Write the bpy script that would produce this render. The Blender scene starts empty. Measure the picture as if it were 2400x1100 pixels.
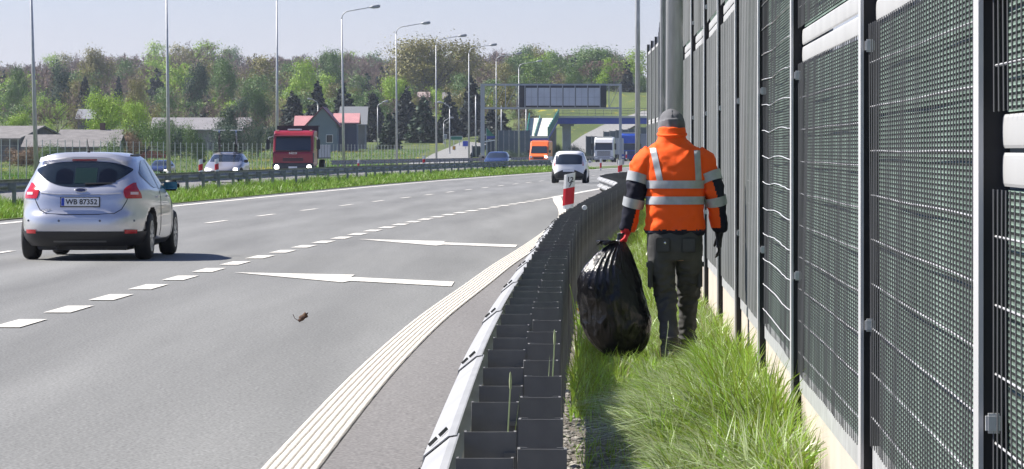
import bpy, bmesh, math, random
import numpy as np
from mathutils import Vector, Matrix, noise as mnoise
from mathutils.bvhtree import BVHTree

random.seed(7); RNG = np.random.default_rng(11)
SC = bpy.context.scene
COL = SC.collection
R = math.radians

# ------------------------------------------------------------------ camera, sky, sun, exposure
F = 9500.0; HOR = 353.0; CX = 1200.0; HC = 1.5          # focal length in photo pixels, horizon row, centre column, eye height
cam_d = bpy.data.cameras.new('camera'); cam = bpy.data.objects.new('camera', cam_d); COL.objects.link(cam)
cam.location = (0, 0, HC); cam.rotation_euler = (R(90), 0, 0)
cam_d.sensor_width = 36; cam_d.lens = 36 * F / 2400; cam_d.shift_y = -(550 - HOR) / 2400
cam_d.clip_start = 0.1; cam_d.clip_end = 20000
SC.camera = cam

SUN_EL = 47.0; SUN_AHEAD = 14.0                          # sun to the left, a little ahead of the camera
sdir = Vector((-math.cos(R(SUN_EL)) * math.cos(R(SUN_AHEAD)), math.cos(R(SUN_EL)) * math.sin(R(SUN_AHEAD)), math.sin(R(SUN_EL))))
world = bpy.data.worlds.new('World'); SC.world = world; world.use_nodes = True
wn = world.node_tree.nodes; wl = world.node_tree.links
bg = wn['Background']; sky = wn.new('ShaderNodeTexSky'); sky.sky_type = 'NISHITA'; sky.sun_disc = False
sky.sun_elevation = R(SUN_EL); sky.sun_rotation = math.atan2(sdir.x, sdir.y)
sky.altitude = 0; sky.air_density = 1.0; sky.dust_density = 0.2; sky.ozone_density = 8.0
tint = wn.new('ShaderNodeMix'); tint.data_type = 'RGBA'; tint.blend_type = 'MULTIPLY'; tint.inputs['Factor'].default_value = 1.0
tint.inputs['B'].default_value = (.57, .475, .535, 1)                     # violet cast of the hazy spring sky
wl.new(sky.outputs[0], tint.inputs['A']); wl.new(tint.outputs['Result'], bg.inputs[0]); bg.inputs[1].default_value = 0.13
sun_d = bpy.data.lights.new('sun', 'SUN'); sun = bpy.data.objects.new('sun', sun_d); COL.objects.link(sun)
sun_d.energy = 4.9; sun_d.angle = R(0.55); sun_d.color = (1.0, 0.95, 0.87)
sun.rotation_euler = (-sdir).to_track_quat('-Z', 'Y').to_euler()
sun.location = (-40, 20, 60)
SC.view_settings.view_transform = 'Standard'; SC.view_settings.look = 'None'
SC.view_settings.gamma = 1.0; SC.view_settings.use_curve_mapping = False
SC.view_settings.exposure = 1.0
try:
    SC.cycles.max_bounces = 6; SC.cycles.diffuse_bounces = 3; SC.cycles.glossy_bounces = 3
    SC.cycles.transmission_bounces = 3; SC.cycles.transparent_max_bounces = 6; SC.cycles.volume_bounces = 0
    SC.cycles.sample_clamp_indirect = 6.0
except Exception:
    pass

# ------------------------------------------------------------------ helpers
def gp(u, v, z=0.0):
    Y = (HC - z) * F / (v - HOR)
    return Vector(((u - CX) / F * Y, Y, z))
def at(u, v, Y):
    return Vector(((u - CX) / F * Y, Y, HC - (v - HOR) / F * Y))
def xat(u, Y): return (u - CX) / F * Y
def zat(v, Y): return HC - (v - HOR) / F * Y
def smooth(a, b, x):
    t = min(1, max(0, (x - a) / (b - a))); return t * t * (3 - 2 * t)
class Spline:
    """monotone-ish cubic through points"""
    def __init__(s, pts):
        s.x = np.array([p[0] for p in pts], float); s.y = np.array([p[1] for p in pts], float)
        d = np.diff(s.y) / np.diff(s.x); m = np.zeros(len(s.x)); m[0] = d[0]; m[-1] = d[-1]
        h = np.diff(s.x)
        m[1:-1] = (d[:-1] * h[1:] + d[1:] * h[:-1]) / (h[1:] + h[:-1]); s.m = m
    def __call__(s, x):
        if x <= s.x[0]: return float(s.y[0] + s.m[0] * (x - s.x[0]))
        if x >= s.x[-1]: return float(s.y[-1] + s.m[-1] * (x - s.x[-1]))
        i = int(np.searchsorted(s.x, x) - 1); i = max(0, min(i, len(s.x) - 2))
        h = s.x[i + 1] - s.x[i]; t = (x - s.x[i]) / h
        return float((2*t**3-3*t*t+1)*s.y[i] + (t**3-2*t*t+t)*h*s.m[i] + (-2*t**3+3*t*t)*s.y[i+1] + (t**3-t*t)*h*s.m[i+1])

MATS = {}
def mat(name, col, rough=0.6, metal=0.0, var=0.0, scale=5.0, col2=None, bump=0.0, bscale=None, spec=0.5, coat=0.0,
        island=0.0, transl=0.0, emit=None, stretch=None, detail=4.0, pos=(0.35, 0.65)):
    if name in MATS: return MATS[name]
    m = bpy.data.materials.new(name); m.use_nodes = True; nt = m.node_tree; N = nt.nodes; L = nt.links
    b = N['Principled BSDF']; out = N['Material Output']
    b.inputs['Roughness'].default_value = rough; b.inputs['Metallic'].default_value = metal
    b.inputs['Specular IOR Level'].default_value = spec; b.inputs['Coat Weight'].default_value = coat
    b.inputs['Base Color'].default_value = (*col, 1)
    csock = None
    def coords():
        tc = N.new('ShaderNodeTexCoord'); s = tc.outputs['Object']
        if stretch:
            mp = N.new('ShaderNodeMapping'); mp.inputs['Scale'].default_value = stretch; L.new(s, mp.inputs[0]); s = mp.outputs[0]
        return s
    if var > 0 or col2:
        c2 = col2 or tuple(max(0, c * (1 - var)) for c in col)
        c1 = col if col2 else tuple(c * (1 + var) for c in col)
        nz = N.new('ShaderNodeTexNoise'); nz.inputs['Scale'].default_value = scale; nz.inputs['Detail'].default_value = detail
        L.new(coords(), nz.inputs['Vector'])
        rp = N.new('ShaderNodeValToRGB'); rp.color_ramp.elements[0].position = pos[0]; rp.color_ramp.elements[1].position = pos[1]
        rp.color_ramp.elements[0].color = (*c2, 1); rp.color_ramp.elements[1].color = (*c1, 1)
        L.new(nz.outputs[0], rp.inputs[0]); csock = rp.outputs[0]
    if island > 0:
        g = N.new('ShaderNodeNewGeometry'); hs = N.new('ShaderNodeHueSaturation')
        mr = N.new('ShaderNodeMapRange'); mr.inputs[3].default_value = 1 - island; mr.inputs[4].default_value = 1 + island
        L.new(g.outputs['Random Per Island'], mr.inputs[0]); L.new(mr.outputs[0], hs.inputs['Value'])
        mh = N.new('ShaderNodeMapRange'); mh.inputs[3].default_value = 0.5 - island * 0.06; mh.inputs[4].default_value = 0.5 + island * 0.05
        L.new(g.outputs['Random Per Island'], mh.inputs[0]); L.new(mh.outputs[0], hs.inputs['Hue'])
        if csock: L.new(csock, hs.inputs['Color'])
        else: hs.inputs['Color'].default_value = (*col, 1)
        csock = hs.outputs[0]
    if csock: L.new(csock, b.inputs['Base Color'])
    if bump > 0:
        nz = N.new('ShaderNodeTexNoise'); nz.inputs['Scale'].default_value = bscale or scale * 3; nz.inputs['Detail'].default_value = 5
        L.new(coords(), nz.inputs['Vector'])
        bp = N.new('ShaderNodeBump'); bp.inputs['Strength'].default_value = bump; bp.inputs['Distance'].default_value = 0.02
        L.new(nz.outputs[0], bp.inputs['Height']); L.new(bp.outputs[0], b.inputs['Normal'])
    if emit:
        b.inputs['Emission Color'].default_value = (*emit[0], 1); b.inputs['Emission Strength'].default_value = emit[1]
    if transl > 0:
        t = N.new('ShaderNodeBsdfTranslucent'); mx = N.new('ShaderNodeMixShader'); mx.inputs[0].default_value = transl
        if csock: L.new(csock, t.inputs[0])
        else: t.inputs[0].default_value = (*col, 1)
        L.new(b.outputs[0], mx.inputs[1]); L.new(t.outputs[0], mx.inputs[2]); L.new(mx.outputs[0], out.inputs[0])
    MATS[name] = m
    return m

def root_loc(p):
    while p.parent: p = p.parent
    return p.location.copy()
def tag(o, label=None, cat=None, group=None, kind=None):
    if label: o['label'] = label
    if cat: o['category'] = cat
    if group: o['group'] = group
    if kind: o['kind'] = kind
    return o
def empty(name, loc, label=None, cat=None, group=None, rz=0.0, kind=None):
    o = bpy.data.objects.new(name, None); COL.objects.link(o); o.location = loc; o.rotation_euler = (0, 0, rz)
    o.empty_display_size = 0.2
    return tag(o, label, cat, group, kind)
def mkobj(name, me, parent=None):
    o = bpy.data.objects.new(name, me); COL.objects.link(o)
    if parent: o.parent = parent
    return o
def copy_tree(o, parent=None):
    c = o.copy(); COL.objects.link(c); c.parent = parent
    for ch in list(o.children): copy_tree(ch, c)
    return c

class MB:
    """collects shapes; build() links them as one mesh object"""
    def __init__(s): s.v = []; s.f = []; s.mi = []
    def add(s, vs, fs, mi=0):
        o = len(s.v); s.v += [tuple(p) for p in vs]; s.f += [tuple(i + o for i in f) for f in fs]; s.mi += [mi] * len(fs); return s
    def box(s, x0, x1, y0, y1, z0, z1, mi=0):
        v = [(x, y, z) for z in (z0, z1) for y in (y0, y1) for x in (x0, x1)]
        return s.add(v, [(0,2,3,1),(4,5,7,6),(0,1,5,4),(2,6,7,3),(0,4,6,2),(1,3,7,5)], mi)
    def bbox(s, x0, x1, y0, y1, z0, z1, b=0.02, mi=0):
        """box with chamfered edges"""
        bm = bmesh.new(); bmesh.ops.create_cube(bm, size=1)
        for v in bm.verts: v.co = Vector(((x0+x1)/2 + v.co.x*(x1-x0), (y0+y1)/2 + v.co.y*(y1-y0), (z0+z1)/2 + v.co.z*(z1-z0)))
        bmesh.ops.bevel(bm, geom=bm.edges[:], offset=b, segments=2, affect='EDGES')
        bm.verts.index_update(); s.add([v.co for v in bm.verts], [[v.index for v in f.verts] for f in bm.faces], mi); bm.free(); return s
    def obox(s, c, ax, ay, az, mi=0):
        c = Vector(c); ax = Vector(ax); ay = Vector(ay); az = Vector(az)
        v = [c + i*ax + j*ay + k*az for k in (-1, 1) for j in (-1, 1) for i in (-1, 1)]
        return s.add(v, [(0,2,3,1),(4,5,7,6),(0,1,5,4),(2,6,7,3),(0,4,6,2),(1,3,7,5)], mi)
    def bar(s, p, q, w, h=None, mi=0):
        p = Vector(p); q = Vector(q); d = (q - p); n = d.normalized(); up = Vector((0, 0, 1)) if abs(n.z) < 0.95 else Vector((0, 1, 0))
        a = n.cross(up).normalized(); b = a.cross(n); h = h or w
        return s.obox((p + q) / 2, a * w / 2, d / 2, b * h / 2, mi)
    def tube(s, pts, rad, n=8, caps=True, mi=0, ell=None):
        pts = [Vector(p) for p in pts]; k = len(pts)
        if not hasattr(rad, '__len__'): rad = [rad] * k
        o = len(s.v); ref = None
        for i, p in enumerate(pts):
            t = (pts[min(i+1, k-1)] - pts[max(i-1, 0)]).normalized()
            if ref is None: ref = Vector((1, 0, 0)) if abs(t.x) < 0.9 else Vector((0, 1, 0))
            a = (ref - t * ref.dot(t)).normalized(); b = t.cross(a); ref = a
            r = rad[i]; ra, rb = (r, r) if not hasattr(r, '__len__') else r
            for j in range(n):
                an = 2 * math.pi * j / n
                s.v.append(tuple(p + a * (ra * math.cos(an)) + b * (rb * math.sin(an))))
        for i in range(k - 1):
            for j in range(n):
                s.f.append((o+i*n+j, o+i*n+(j+1)%n, o+(i+1)*n+(j+1)%n, o+(i+1)*n+j)); s.mi.append(mi)
        if caps:
            s.f.append(tuple(o + j for j in reversed(range(n)))); s.mi.append(mi)
            s.f.append(tuple(o + (k-1)*n + j for j in range(n))); s.mi.append(mi)
        return s
    def lathe(s, prof, n=24, axis='Z', c=(0, 0, 0), mi=0):
        o = len(s.v); k = len(prof)
        for (r, h) in prof:
            for j in range(n):
                an = 2 * math.pi * j / n; a, b = r * math.cos(an), r * math.sin(an)
                p = {'Z': (a, b, h), 'X': (h, a, b), 'Y': (a, h, b)}[axis]
                s.v.append((p[0]+c[0], p[1]+c[1], p[2]+c[2]))
        for i in range(k - 1):
            for j in range(n):
                s.f.append((o+i*n+j, o+i*n+(j+1)%n, o+(i+1)*n+(j+1)%n, o+(i+1)*n+j)); s.mi.append(mi)
        return s
    def prism(s, poly, d, mi=0):
        """polygon (list of 3-vectors) extruded by vector d"""
        n = len(poly); d = Vector(d); P = [Vector(p) for p in poly]
        fs = [tuple(range(n)), tuple(reversed(range(n, 2*n)))] + [(i, i+n, (i+1)%n+n, (i+1)%n) for i in range(n)]
        return s.add(P + [p + d for p in P], fs, mi)
    def build(s, name, m, parent=None, smooth=False, world=False, fixn=True):
        me = bpy.data.meshes.new(name)
        v = s.v
        if world and parent is not None:
            l = root_loc(parent); v = [(p[0]-l.x, p[1]-l.y, p[2]-l.z) for p in v]
        me.from_pydata(v, [], s.f)
        ms = m if isinstance(m, (list, tuple)) else [m]
        for x in ms: me.materials.append(x)
        if len(ms) > 1: me.polygons.foreach_set('material_index', s.mi)
        if fixn:
            bm = bmesh.new(); bm.from_mesh(me); bmesh.ops.recalc_face_normals(bm, faces=bm.faces[:]); bm.to_mesh(me); bm.free()
        if smooth: me.polygons.foreach_set('use_smooth', [True] * len(me.polygons))
        me.update()
        return mkobj(name, me, parent)

def np_mesh(name, V, Q, mats, mi=None, parent=None):
    """V (n,3), Q (m,k) faces all of the same size"""
    V = np.asarray(V, np.float32); Q = np.asarray(Q, np.int32); m, k = Q.shape
    me = bpy.data.meshes.new(name); me.vertices.add(len(V)); me.vertices.foreach_set('co', V.ravel())
    me.loops.add(m * k); me.loops.foreach_set('vertex_index', Q.ravel())
    me.polygons.add(m); me.polygons.foreach_set('loop_start', np.arange(0, m * k, k, dtype=np.int32))
    for x in (mats if isinstance(mats, (list, tuple)) else [mats]): me.materials.append(x)
    if mi is not None: me.polygons.foreach_set('material_index', np.asarray(mi, np.int32))
    me.update(calc_edges=True); me.validate()
    return mkobj(name, me, parent)

def text_mesh(body, size, m, name, parent, loc, rot, extrude=0.002, align='CENTER', bold=0.0):
    cu = bpy.data.curves.new(name, 'FONT'); cu.body = body; cu.size = size; cu.extrude = extrude; cu.align_x = align; cu.align_y = 'CENTER'; cu.offset = bold
    t = bpy.data.objects.new('tmp', cu); COL.objects.link(t)
    dg = bpy.context.evaluated_depsgraph_get(); me = bpy.data.meshes.new_from_object(t.evaluated_get(dg))
    bpy.data.objects.remove(t); bpy.data.curves.remove(cu)
    me.name = name; me.materials.clear(); me.materials.append(m)
    o = mkobj(name, me, parent); o.location = loc; o.rotation_euler = rot
    return o

# ------------------------------------------------------------------ shared materials
galv = mat('galvanised', (0.50, 0.51, 0.52), 0.45, 0.35, var=0.12, scale=9)
galv_dark = mat('galvanised_dull', (0.27, 0.27, 0.268), 0.6, 0.2, var=0.25, scale=6)
pole_m = mat('pole_grey', (0.42, 0.43, 0.44), 0.5, 0.3, var=0.15, scale=3, stretch=(6, 6, 1))
white_p = mat('road_paint', (0.64, 0.61, 0.55), 0.75, col2=(.38, .375, .36), scale=30, detail=10, pos=(.34, .52))
black_r = mat('black_rubber', (0.015, 0.015, 0.016), 0.75)
black_p = mat('black_plastic', (0.018, 0.018, 0.02), 0.5)
glass_m = mat('dark_glass', (0.02, 0.028, 0.04), 0.06, spec=0.7)
red_lens = mat('red_lens', (0.45, 0.012, 0.018), 0.15, coat=0.5)
white_pl = mat('white_plastic', (0.75, 0.75, 0.74), 0.4)
red_refl = mat('red_reflective', (0.55, 0.012, 0.025), 0.35)
rim_m = mat('wheel_rim', (0.45, 0.46, 0.48), 0.35, 0.8)
lamp_on = mat('lit_headlight', (1, 1, 1), 0.3, emit=((1.0, 0.95, 0.85), 6.0))
chrome = mat('chrome', (0.7, 0.7, 0.72), 0.2, 0.9)
concrete = mat('concrete', (0.42, 0.40, 0.36), 0.85, var=0.12, scale=3, bump=0.2, bscale=40)

# ------------------------------------------------------------------ the lie of the land
EL = Spline([(-20,-13.2),(0,-12.95),(35,-12.4),(54,-11.75),(70,-11.1),(85,-10.3),(110,-9.0),(140,-7.35),(185,-4.6),(230,-1.2),(274,2.6),(300,5.0),(395,14),(430,17.5),(516,27),(650,44)])
WD = Spline([(-20,-5.2),(0,-5.0),(20,-4.62),(35,-4.26),(44.2,-3.99),(54,-3.66),(60,-3.39),(68.5,-2.96),(84,-2.13),(96,-1.35),(107,-.45),(128,1.22),(155,3.2),(185,5.5),(230,9.0),(274,12.6),(300,15.0),(395,24),(430,27.5),(516,37),(650,54)])
ED = Spline([(-20,-1.3),(5,-1.16),(19.1,-1.04),(27.6,-.92),(34.8,-.75),(45.5,-.38),(52.6,-.13),(60,.17),(75,.72),(90,1.15),(105,1.32),(118,1.35),(131,1.45)])
RAIL = Spline([(2,-.15),(9.2,-.112),(12.6,-.085),(14.9,-.062),(18,-.02),(20,.01),(22,.045),(31.7,.24),(45,.56),(56,.98),(70,1.58),(82,2.08),(90,2.36),(98,2.42),(106,2.42),(113,2.46),(124,3.1),(134,3.85),(155,5.3),(185,7.7),(230,11.4)])
WALLN = [(4,.93),(9,1.08),(14,1.25),(19.5,1.39),(24.6,1.54),(29.6,1.675),(34.6,1.80),(39.6,1.92),(44.6,2.015),(49.6,2.11)]
y = 54.6
while y < 129: WALLN.append((y, 2.11 + (y - 49.6) * (4.72 - 2.11) / (129.6 - 49.6))); y += 5
WALLN += [(129.6,4.72),(134.6,4.78),(139.6,4.82),(144.6,4.86)]
WALL = Spline(WALLN)

def ter(x, yy):
    b1 = np.interp(yy, [0,400,500,650,800,1000,1300,1800,2600,7000], [-.10,-.10,.25,2,5,10,19,31,36,20])
    b2 = np.interp(yy, [0,400,660,700,760,850,1000,1300,1800,2600,7000], [-.10,-.10,-.05,1.5,5.7,13,16,21,31,36,20])
    r = x / max(yy, 1.0); t = smooth(-.012, .006, r)
    z = b1 * (1 - t) + b2 * t
    if yy > 850: z *= 1 - .55 * smooth(.024, .036, r) * smooth(850, 1100, yy)
    if r < -.06: z *= 1 - .12 * smooth(-.06, -.13, r)
    z -= .62 * smooth(-19.5, -27, x) * smooth(250, 300, yy) * (1 - smooth(400, 470, yy))
    if yy > 600: z += 1.2 * mnoise.noise(Vector((x * .012, yy * .006, 0))) * smooth(600, 900, yy)
    return float(z)

field_m = None
def ground_material():
    m = bpy.data.materials.new('meadow'); m.use_nodes = True; nt = m.node_tree; N = nt.nodes; L = nt.links; b = N['Principled BSDF']
    tc = N.new('ShaderNodeTexCoord')
    mp = N.new('ShaderNodeMapping'); mp.inputs['Scale'].default_value = (1, .25, 1); L.new(tc.outputs['Object'], mp.inputs[0])
    n1 = N.new('ShaderNodeTexNoise'); n1.inputs['Scale'].default_value = .12; n1.inputs['Detail'].default_value = 5; L.new(mp.outputs[0], n1.inputs[0])
    r1 = N.new('ShaderNodeValToRGB'); e = r1.color_ramp.elements
    e[0].position = .3; e[0].color = (.06, .085, .026, 1); e[1].position = .7; e[1].color = (.12, .15, .05, 1)
    L.new(n1.outputs[0], r1.inputs[0])
    n2 = N.new('ShaderNodeTexNoise'); n2.inputs['Scale'].default_value = .5; n2.inputs['Detail'].default_value = 6; L.new(mp.outputs[0], n2.inputs[0])
    r2 = N.new('ShaderNodeValToRGB'); r2.color_ramp.elements[0].position = .62; r2.color_ramp.elements[1].position = .72; L.new(n2.outputs[0], r2.inputs[0])
    mx = N.new('ShaderNodeMix'); mx.data_type = 'RGBA'; mx.inputs['B'].default_value = (.36, .30, .03, 1)
    L.new(r2.outputs[0], mx.inputs['Factor']); L.new(r1.outputs[0], mx.inputs['A']); L.new(mx.outputs['Result'], b.inputs['Base Color'])
    n3 = N.new('ShaderNodeTexNoise'); n3.inputs['Scale'].default_value = 3; n3.inputs['Detail'].default_value = 8; L.new(mp.outputs[0], n3.inputs[0])
    bp = N.new('ShaderNodeBump'); bp.inputs['Strength'].default_value = .8; bp.inputs['Distance'].default_value = .3
    L.new(n3.outputs[0], bp.inputs['Height']); L.new(bp.outputs[0], b.inputs['Normal']); b.inputs['Roughness'].default_value = .9
    b.inputs['Specular IOR Level'].default_value = .1
    return m
meadow = ground_material()
ys = np.concatenate([np.arange(-60, 240, 20), np.arange(240, 400, 10), np.arange(400, 1000, 12), np.arange(1000, 2000, 40), np.arange(2000, 9001, 500)])
xs = np.concatenate([np.arange(-4000, -400, 400), np.arange(-400, 401, 10), np.arange(800, 4001, 400)])
V = [(x, yy, ter(x, yy)) for yy in ys for x in xs]; nx = len(xs)
Q = [(j*nx+i, j*nx+i+1, (j+1)*nx+i+1, (j+1)*nx+i) for j in range(len(ys)-1) for i in range(nx-1)]
tg = np_mesh('ground', V, Q, meadow); tag(tg, kind='structure'); tg.data.polygons.foreach_set('use_smooth', [True]*len(Q))

def ribbon(name, fl, fr, y0, y1, z, m, step=2.0, parent=None, kind=None, n=1, drape=False):
    V = []; Q = []; yy = y0; k = 0
    cnt = int(math.ceil((y1 - y0) / step)) + 1
    for i in range(cnt):
        yy = min(y0 + i * step, y1); a = fl(yy); b = fr(yy)
        for j in range(n + 1):
            x = a + (b - a) * j / n
            V.append((x, yy, (ter(x, yy) if drape else 0) + z))
    for i in range(cnt - 1):
        for j in range(n): Q.append((i*(n+1)+j, i*(n+1)+j+1, (i+1)*(n+1)+j+1, (i+1)*(n+1)+j))
    o = np_mesh(name, V, Q, m, parent=parent)
    if kind: tag(o, kind=kind)
    return o

def asphalt_material(name, base, tint2, fine=160):
    m = bpy.data.materials.new(name); m.use_nodes = True; nt = m.node_tree; N = nt.nodes; L = nt.links; b = N['Principled BSDF']
    tc = N.new('ShaderNodeTexCoord'); s = tc.outputs['Object']
    n1 = N.new('ShaderNodeTexNoise'); n1.inputs['Scale'].default_value = fine; n1.inputs['Detail'].default_value = 3; L.new(s, n1.inputs[0])
    mp = N.new('ShaderNodeMapping'); mp.inputs['Scale'].default_value = (1.0, .06, 1); L.new(s, mp.inputs[0])
    n2 = N.new('ShaderNodeTexNoise'); n2.inputs['Scale'].default_value = 1.4; n2.inputs['Detail'].default_value = 6; L.new(mp.outputs[0], n2.inputs[0])
    n4 = N.new('ShaderNodeTexNoise'); n4.inputs['Scale'].default_value = 9; n4.inputs['Detail'].default_value = 8; n4.inputs['Roughness'].default_value = .7; L.new(s, n4.inputs[0])
    r1 = N.new('ShaderNodeValToRGB'); e = r1.color_ramp.elements
    e[0].position = .32; e[0].color = tuple(c*.60 for c in base)+(1,); e[1].position = .68; e[1].color = tuple(c*1.40 for c in base)+(1,)
    L.new(n1.outputs[0], r1.inputs[0])
    r2 = N.new('ShaderNodeValToRGB'); e = r2.color_ramp.elements
    e[0].position = .3; e[0].color = (*tint2, 1); e[1].position = .7; e[1].color = (1.06, 1.06, 1.06, 1); L.new(n2.outputs[0], r2.inputs[0])
    mx = N.new('ShaderNodeMix'); mx.data_type = 'RGBA'; mx.blend_type = 'MULTIPLY'; mx.inputs['Factor'].default_value = 1
    L.new(r1.outputs[0], mx.inputs['A']); L.new(r2.outputs[0], mx.inputs['B'])
    r4 = N.new('ShaderNodeValToRGB'); e = r4.color_ramp.elements
    e[0].position = .3; e[0].color = (.88,.88,.88,1); e[1].position = .7; e[1].color = (1.08,1.08,1.08,1); L.new(n4.outputs[0], r4.inputs[0])
    m2 = N.new('ShaderNodeMix'); m2.data_type = 'RGBA'; m2.blend_type = 'MULTIPLY'; m2.inputs['Factor'].default_value = 1
    L.new(mx.outputs['Result'], m2.inputs['A']); L.new(r4.outputs[0], m2.inputs['B']); L.new(m2.outputs['Result'], b.inputs['Base Color'])
    bp = N.new('ShaderNodeBump'); bp.inputs['Strength'].default_value = .35; bp.inputs['Distance'].default_value = .004
    L.new(n1.outputs[0], bp.inputs['Height']); L.new(bp.outputs[0], b.inputs['Normal'])
    b.inputs['Roughness'].default_value = .85; b.inputs['Specular IOR Level'].default_value = .3
    return m
asphalt = asphalt_material('asphalt', (.190, .191, .185), (.80, .80, .80), 48)
asphalt_sh = asphalt_material('asphalt_shoulder', (.184, .177, .171), (.86, .85, .85), 48)

road = ribbon('road', lambda q: EL(q) - .75, lambda q: RAIL(q) - .36, -8, 640, 0.0, asphalt, 2.0, kind='structure', n=12)
at_ = road.data.attributes.new('across', 'FLOAT', 'POINT'); at_.data.foreach_set('value', [v.co.x - EL(v.co.y) for v in road.data.vertices])
nt_ = asphalt.node_tree; N_ = nt_.nodes; L_ = nt_.links           # rubber-darkened wheel tracks, broken up by noise
an = N_.new('ShaderNodeAttribute'); an.attribute_name = 'across'; w1 = N_.new('ShaderNodeMath'); w1.operation = 'MULTIPLY_ADD'; w1.inputs[1].default_value = 2 * math.pi / 1.94; w1.inputs[2].default_value = -2 * math.pi * 1.1 / 1.94
L_.new(an.outputs['Fac'], w1.inputs[0]); w2 = N_.new('ShaderNodeMath'); w2.operation = 'COSINE'; L_.new(w1.outputs[0], w2.inputs[0])
tc_ = N_.new('ShaderNodeTexCoord'); mp_ = N_.new('ShaderNodeMapping'); mp_.inputs['Scale'].default_value = (.5, .05, 1); L_.new(tc_.outputs['Object'], mp_.inputs[0]); nz_ = N_.new('ShaderNodeTexNoise'); nz_.inputs['Scale'].default_value = 1.5; L_.new(mp_.outputs[0], nz_.inputs[0])
w3 = N_.new('ShaderNodeMath'); w3.operation = 'MULTIPLY'; L_.new(w2.outputs[0], w3.inputs[0]); L_.new(nz_.outputs[0], w3.inputs[1])
w4 = N_.new('ShaderNodeMath'); w4.operation = 'MULTIPLY_ADD'; w4.inputs[1].default_value = -.13; w4.inputs[2].default_value = 1.0; L_.new(w3.outputs[0], w4.inputs[0])
bs_ = N_['Principled BSDF'].inputs['Base Color']; src_ = bs_.links[0].from_socket; mx_ = N_.new('ShaderNodeMix'); mx_.data_type = 'RGBA'; mx_.blend_type = 'MULTIPLY'; mx_.inputs['Factor'].default_value = 1
L_.new(src_, mx_.inputs['A']); L_.new(w4.outputs[0], mx_.inputs['B']); L_.new(mx_.outputs['Result'], bs_)
oroad = ribbon('opposite_road', lambda q: EL(q) - 18.0, lambda q: EL(q) - 4.3, 60, 640, 0.0, asphalt_sh, 4.0, kind='structure')
ribbon('shoulder', lambda q: ED(q) + .14 if q < 131 else WD(q) + .2, lambda q: RAIL(q) - .37, -8, 300, 0.004, asphalt_sh, 1.0, kind='structure')
gravel_m = mat('gravel_soil', (.20, .175, .145), .95, col2=(.07, .058, .045), scale=26, bump=.9, bscale=60, detail=8)
ribbon('verge', lambda q: RAIL(q) - .45, lambda q: (WALL(q) if q < 145 else RAIL(q) + 3) + 2.2, -8, 300, -0.008, gravel_m, 2.0, kind='structure', n=3)
soil_m = mat('median_soil', (.10, .13, .03), .95, col2=(.05, .08, .02), scale=4, bump=.5, bscale=20)
ribbon('median', lambda q: EL(q) - 4.35, lambda q: EL(q) - .7, 55, 640, 0.02, soil_m, 3.0, kind='structure')
ribbon('far_verge', lambda q: EL(q) - 24, lambda q: EL(q) - 17.9, 60, 420, 0.03, meadow, 4.0, kind='structure', n=4, drape=True)
# side road climbing away behind the fence, and the lane under the bridge
pale_road = asphalt_material('pale_asphalt', (.24, .235, .225), (.93, .93, .92), 30)
sx = Spline([(360,-11.0),(400,-8.6),(470,-8.0),(560,-8.3),(640,-7.7),(720,-6)]); sw = Spline([(360,2.6),(400,3.0),(470,3.0),(640,2.2),(720,2.2)])
ribbon('side_road', lambda q: sx(q) - sw(q), lambda q: sx(q) + sw(q), 360, 700, .10, pale_road, 6.0, kind='structure', n=4, drape=True)
bx_ = Spline([(655,9.6),(690,10.8),(720,13.0),(750,16.5),(775,21),(800,28)])
ribbon('underpass_lane', lambda q: bx_(q) - 2.2, lambda q: bx_(q) + 4.2, 655, 800, .22, pale_road, 5.0, kind='structure', n=6, drape=True)

# ------------------------------------------------------------------ markings (parts of the road)
def quad_mark(name, P, z=.008, m=white_p, parent=road):
    me = bpy.data.meshes.new(name); me.from_pydata([(p[0], p[1], z) for p in P], [], [tuple(range(len(P)))]); me.materials.append(m)
    return mkobj(name, me, parent)
ribbon('edge_line', lambda q: EL(q) - .13, lambda q: EL(q) + .13, -8, 640, .008, white_p, 2, parent=road)
ribbon('edge_line', lambda q: WD(q) - .12, lambda q: WD(q) + .12, 129, 400, .008, white_p, 2, parent=road)
yc = 35.05 - 3.12 * 10
while yc < 129:
    a, b = yc - .82, min(yc + .82, 129); s = .125
    quad_mark('merge_lane_dash', [(WD(a)-s, a), (WD(a)+s, a), (WD(b)+s, b), (WD(b)-s, b)]); yc += 3.12 * (1 + .0)
LD = lambda q: .5 * (EL(q) + WD(q))
yc = 84.9 - 8.72 * 9
while yc < 420:
    a, b = yc - 1.6, yc + 1.6; s = .065
    quad_mark('lane_dash', [(LD(a)-s, a), (LD(a)+s, a), (LD(b)+s, b), (LD(b)-s, b)]); yc += 8.72
for off in (-8.4, -12.2):
    yc = 90
    while yc < 420:
        quad_mark('lane_dash', [(EL(yc)+off-.07, yc), (EL(yc)+off+.07, yc), (EL(yc+3)+off+.07, yc+3), (EL(yc+3)+off-.07, yc+3)], parent=oroad); yc += 9
ribbon('edge_line', lambda q: EL(q) - 4.95, lambda q: EL(q) - 4.7, 80, 600, .008, white_p, 4, parent=oroad)
# merging arrows, pointing left across the lane
quad_mark('arrow_marking', [gp(548,640), gp(832,645.5), gp(822,651), gp(1065,662), gp(1058,673), gp(822,660), gp(803,663.5)])
quad_mark('arrow_marking', [gp(838,561.5), gp(1045,566.5), gp(1038,569.5), gp(1213,575), gp(1208,581), gp(1040,574.5), gp(1022,577)])
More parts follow.
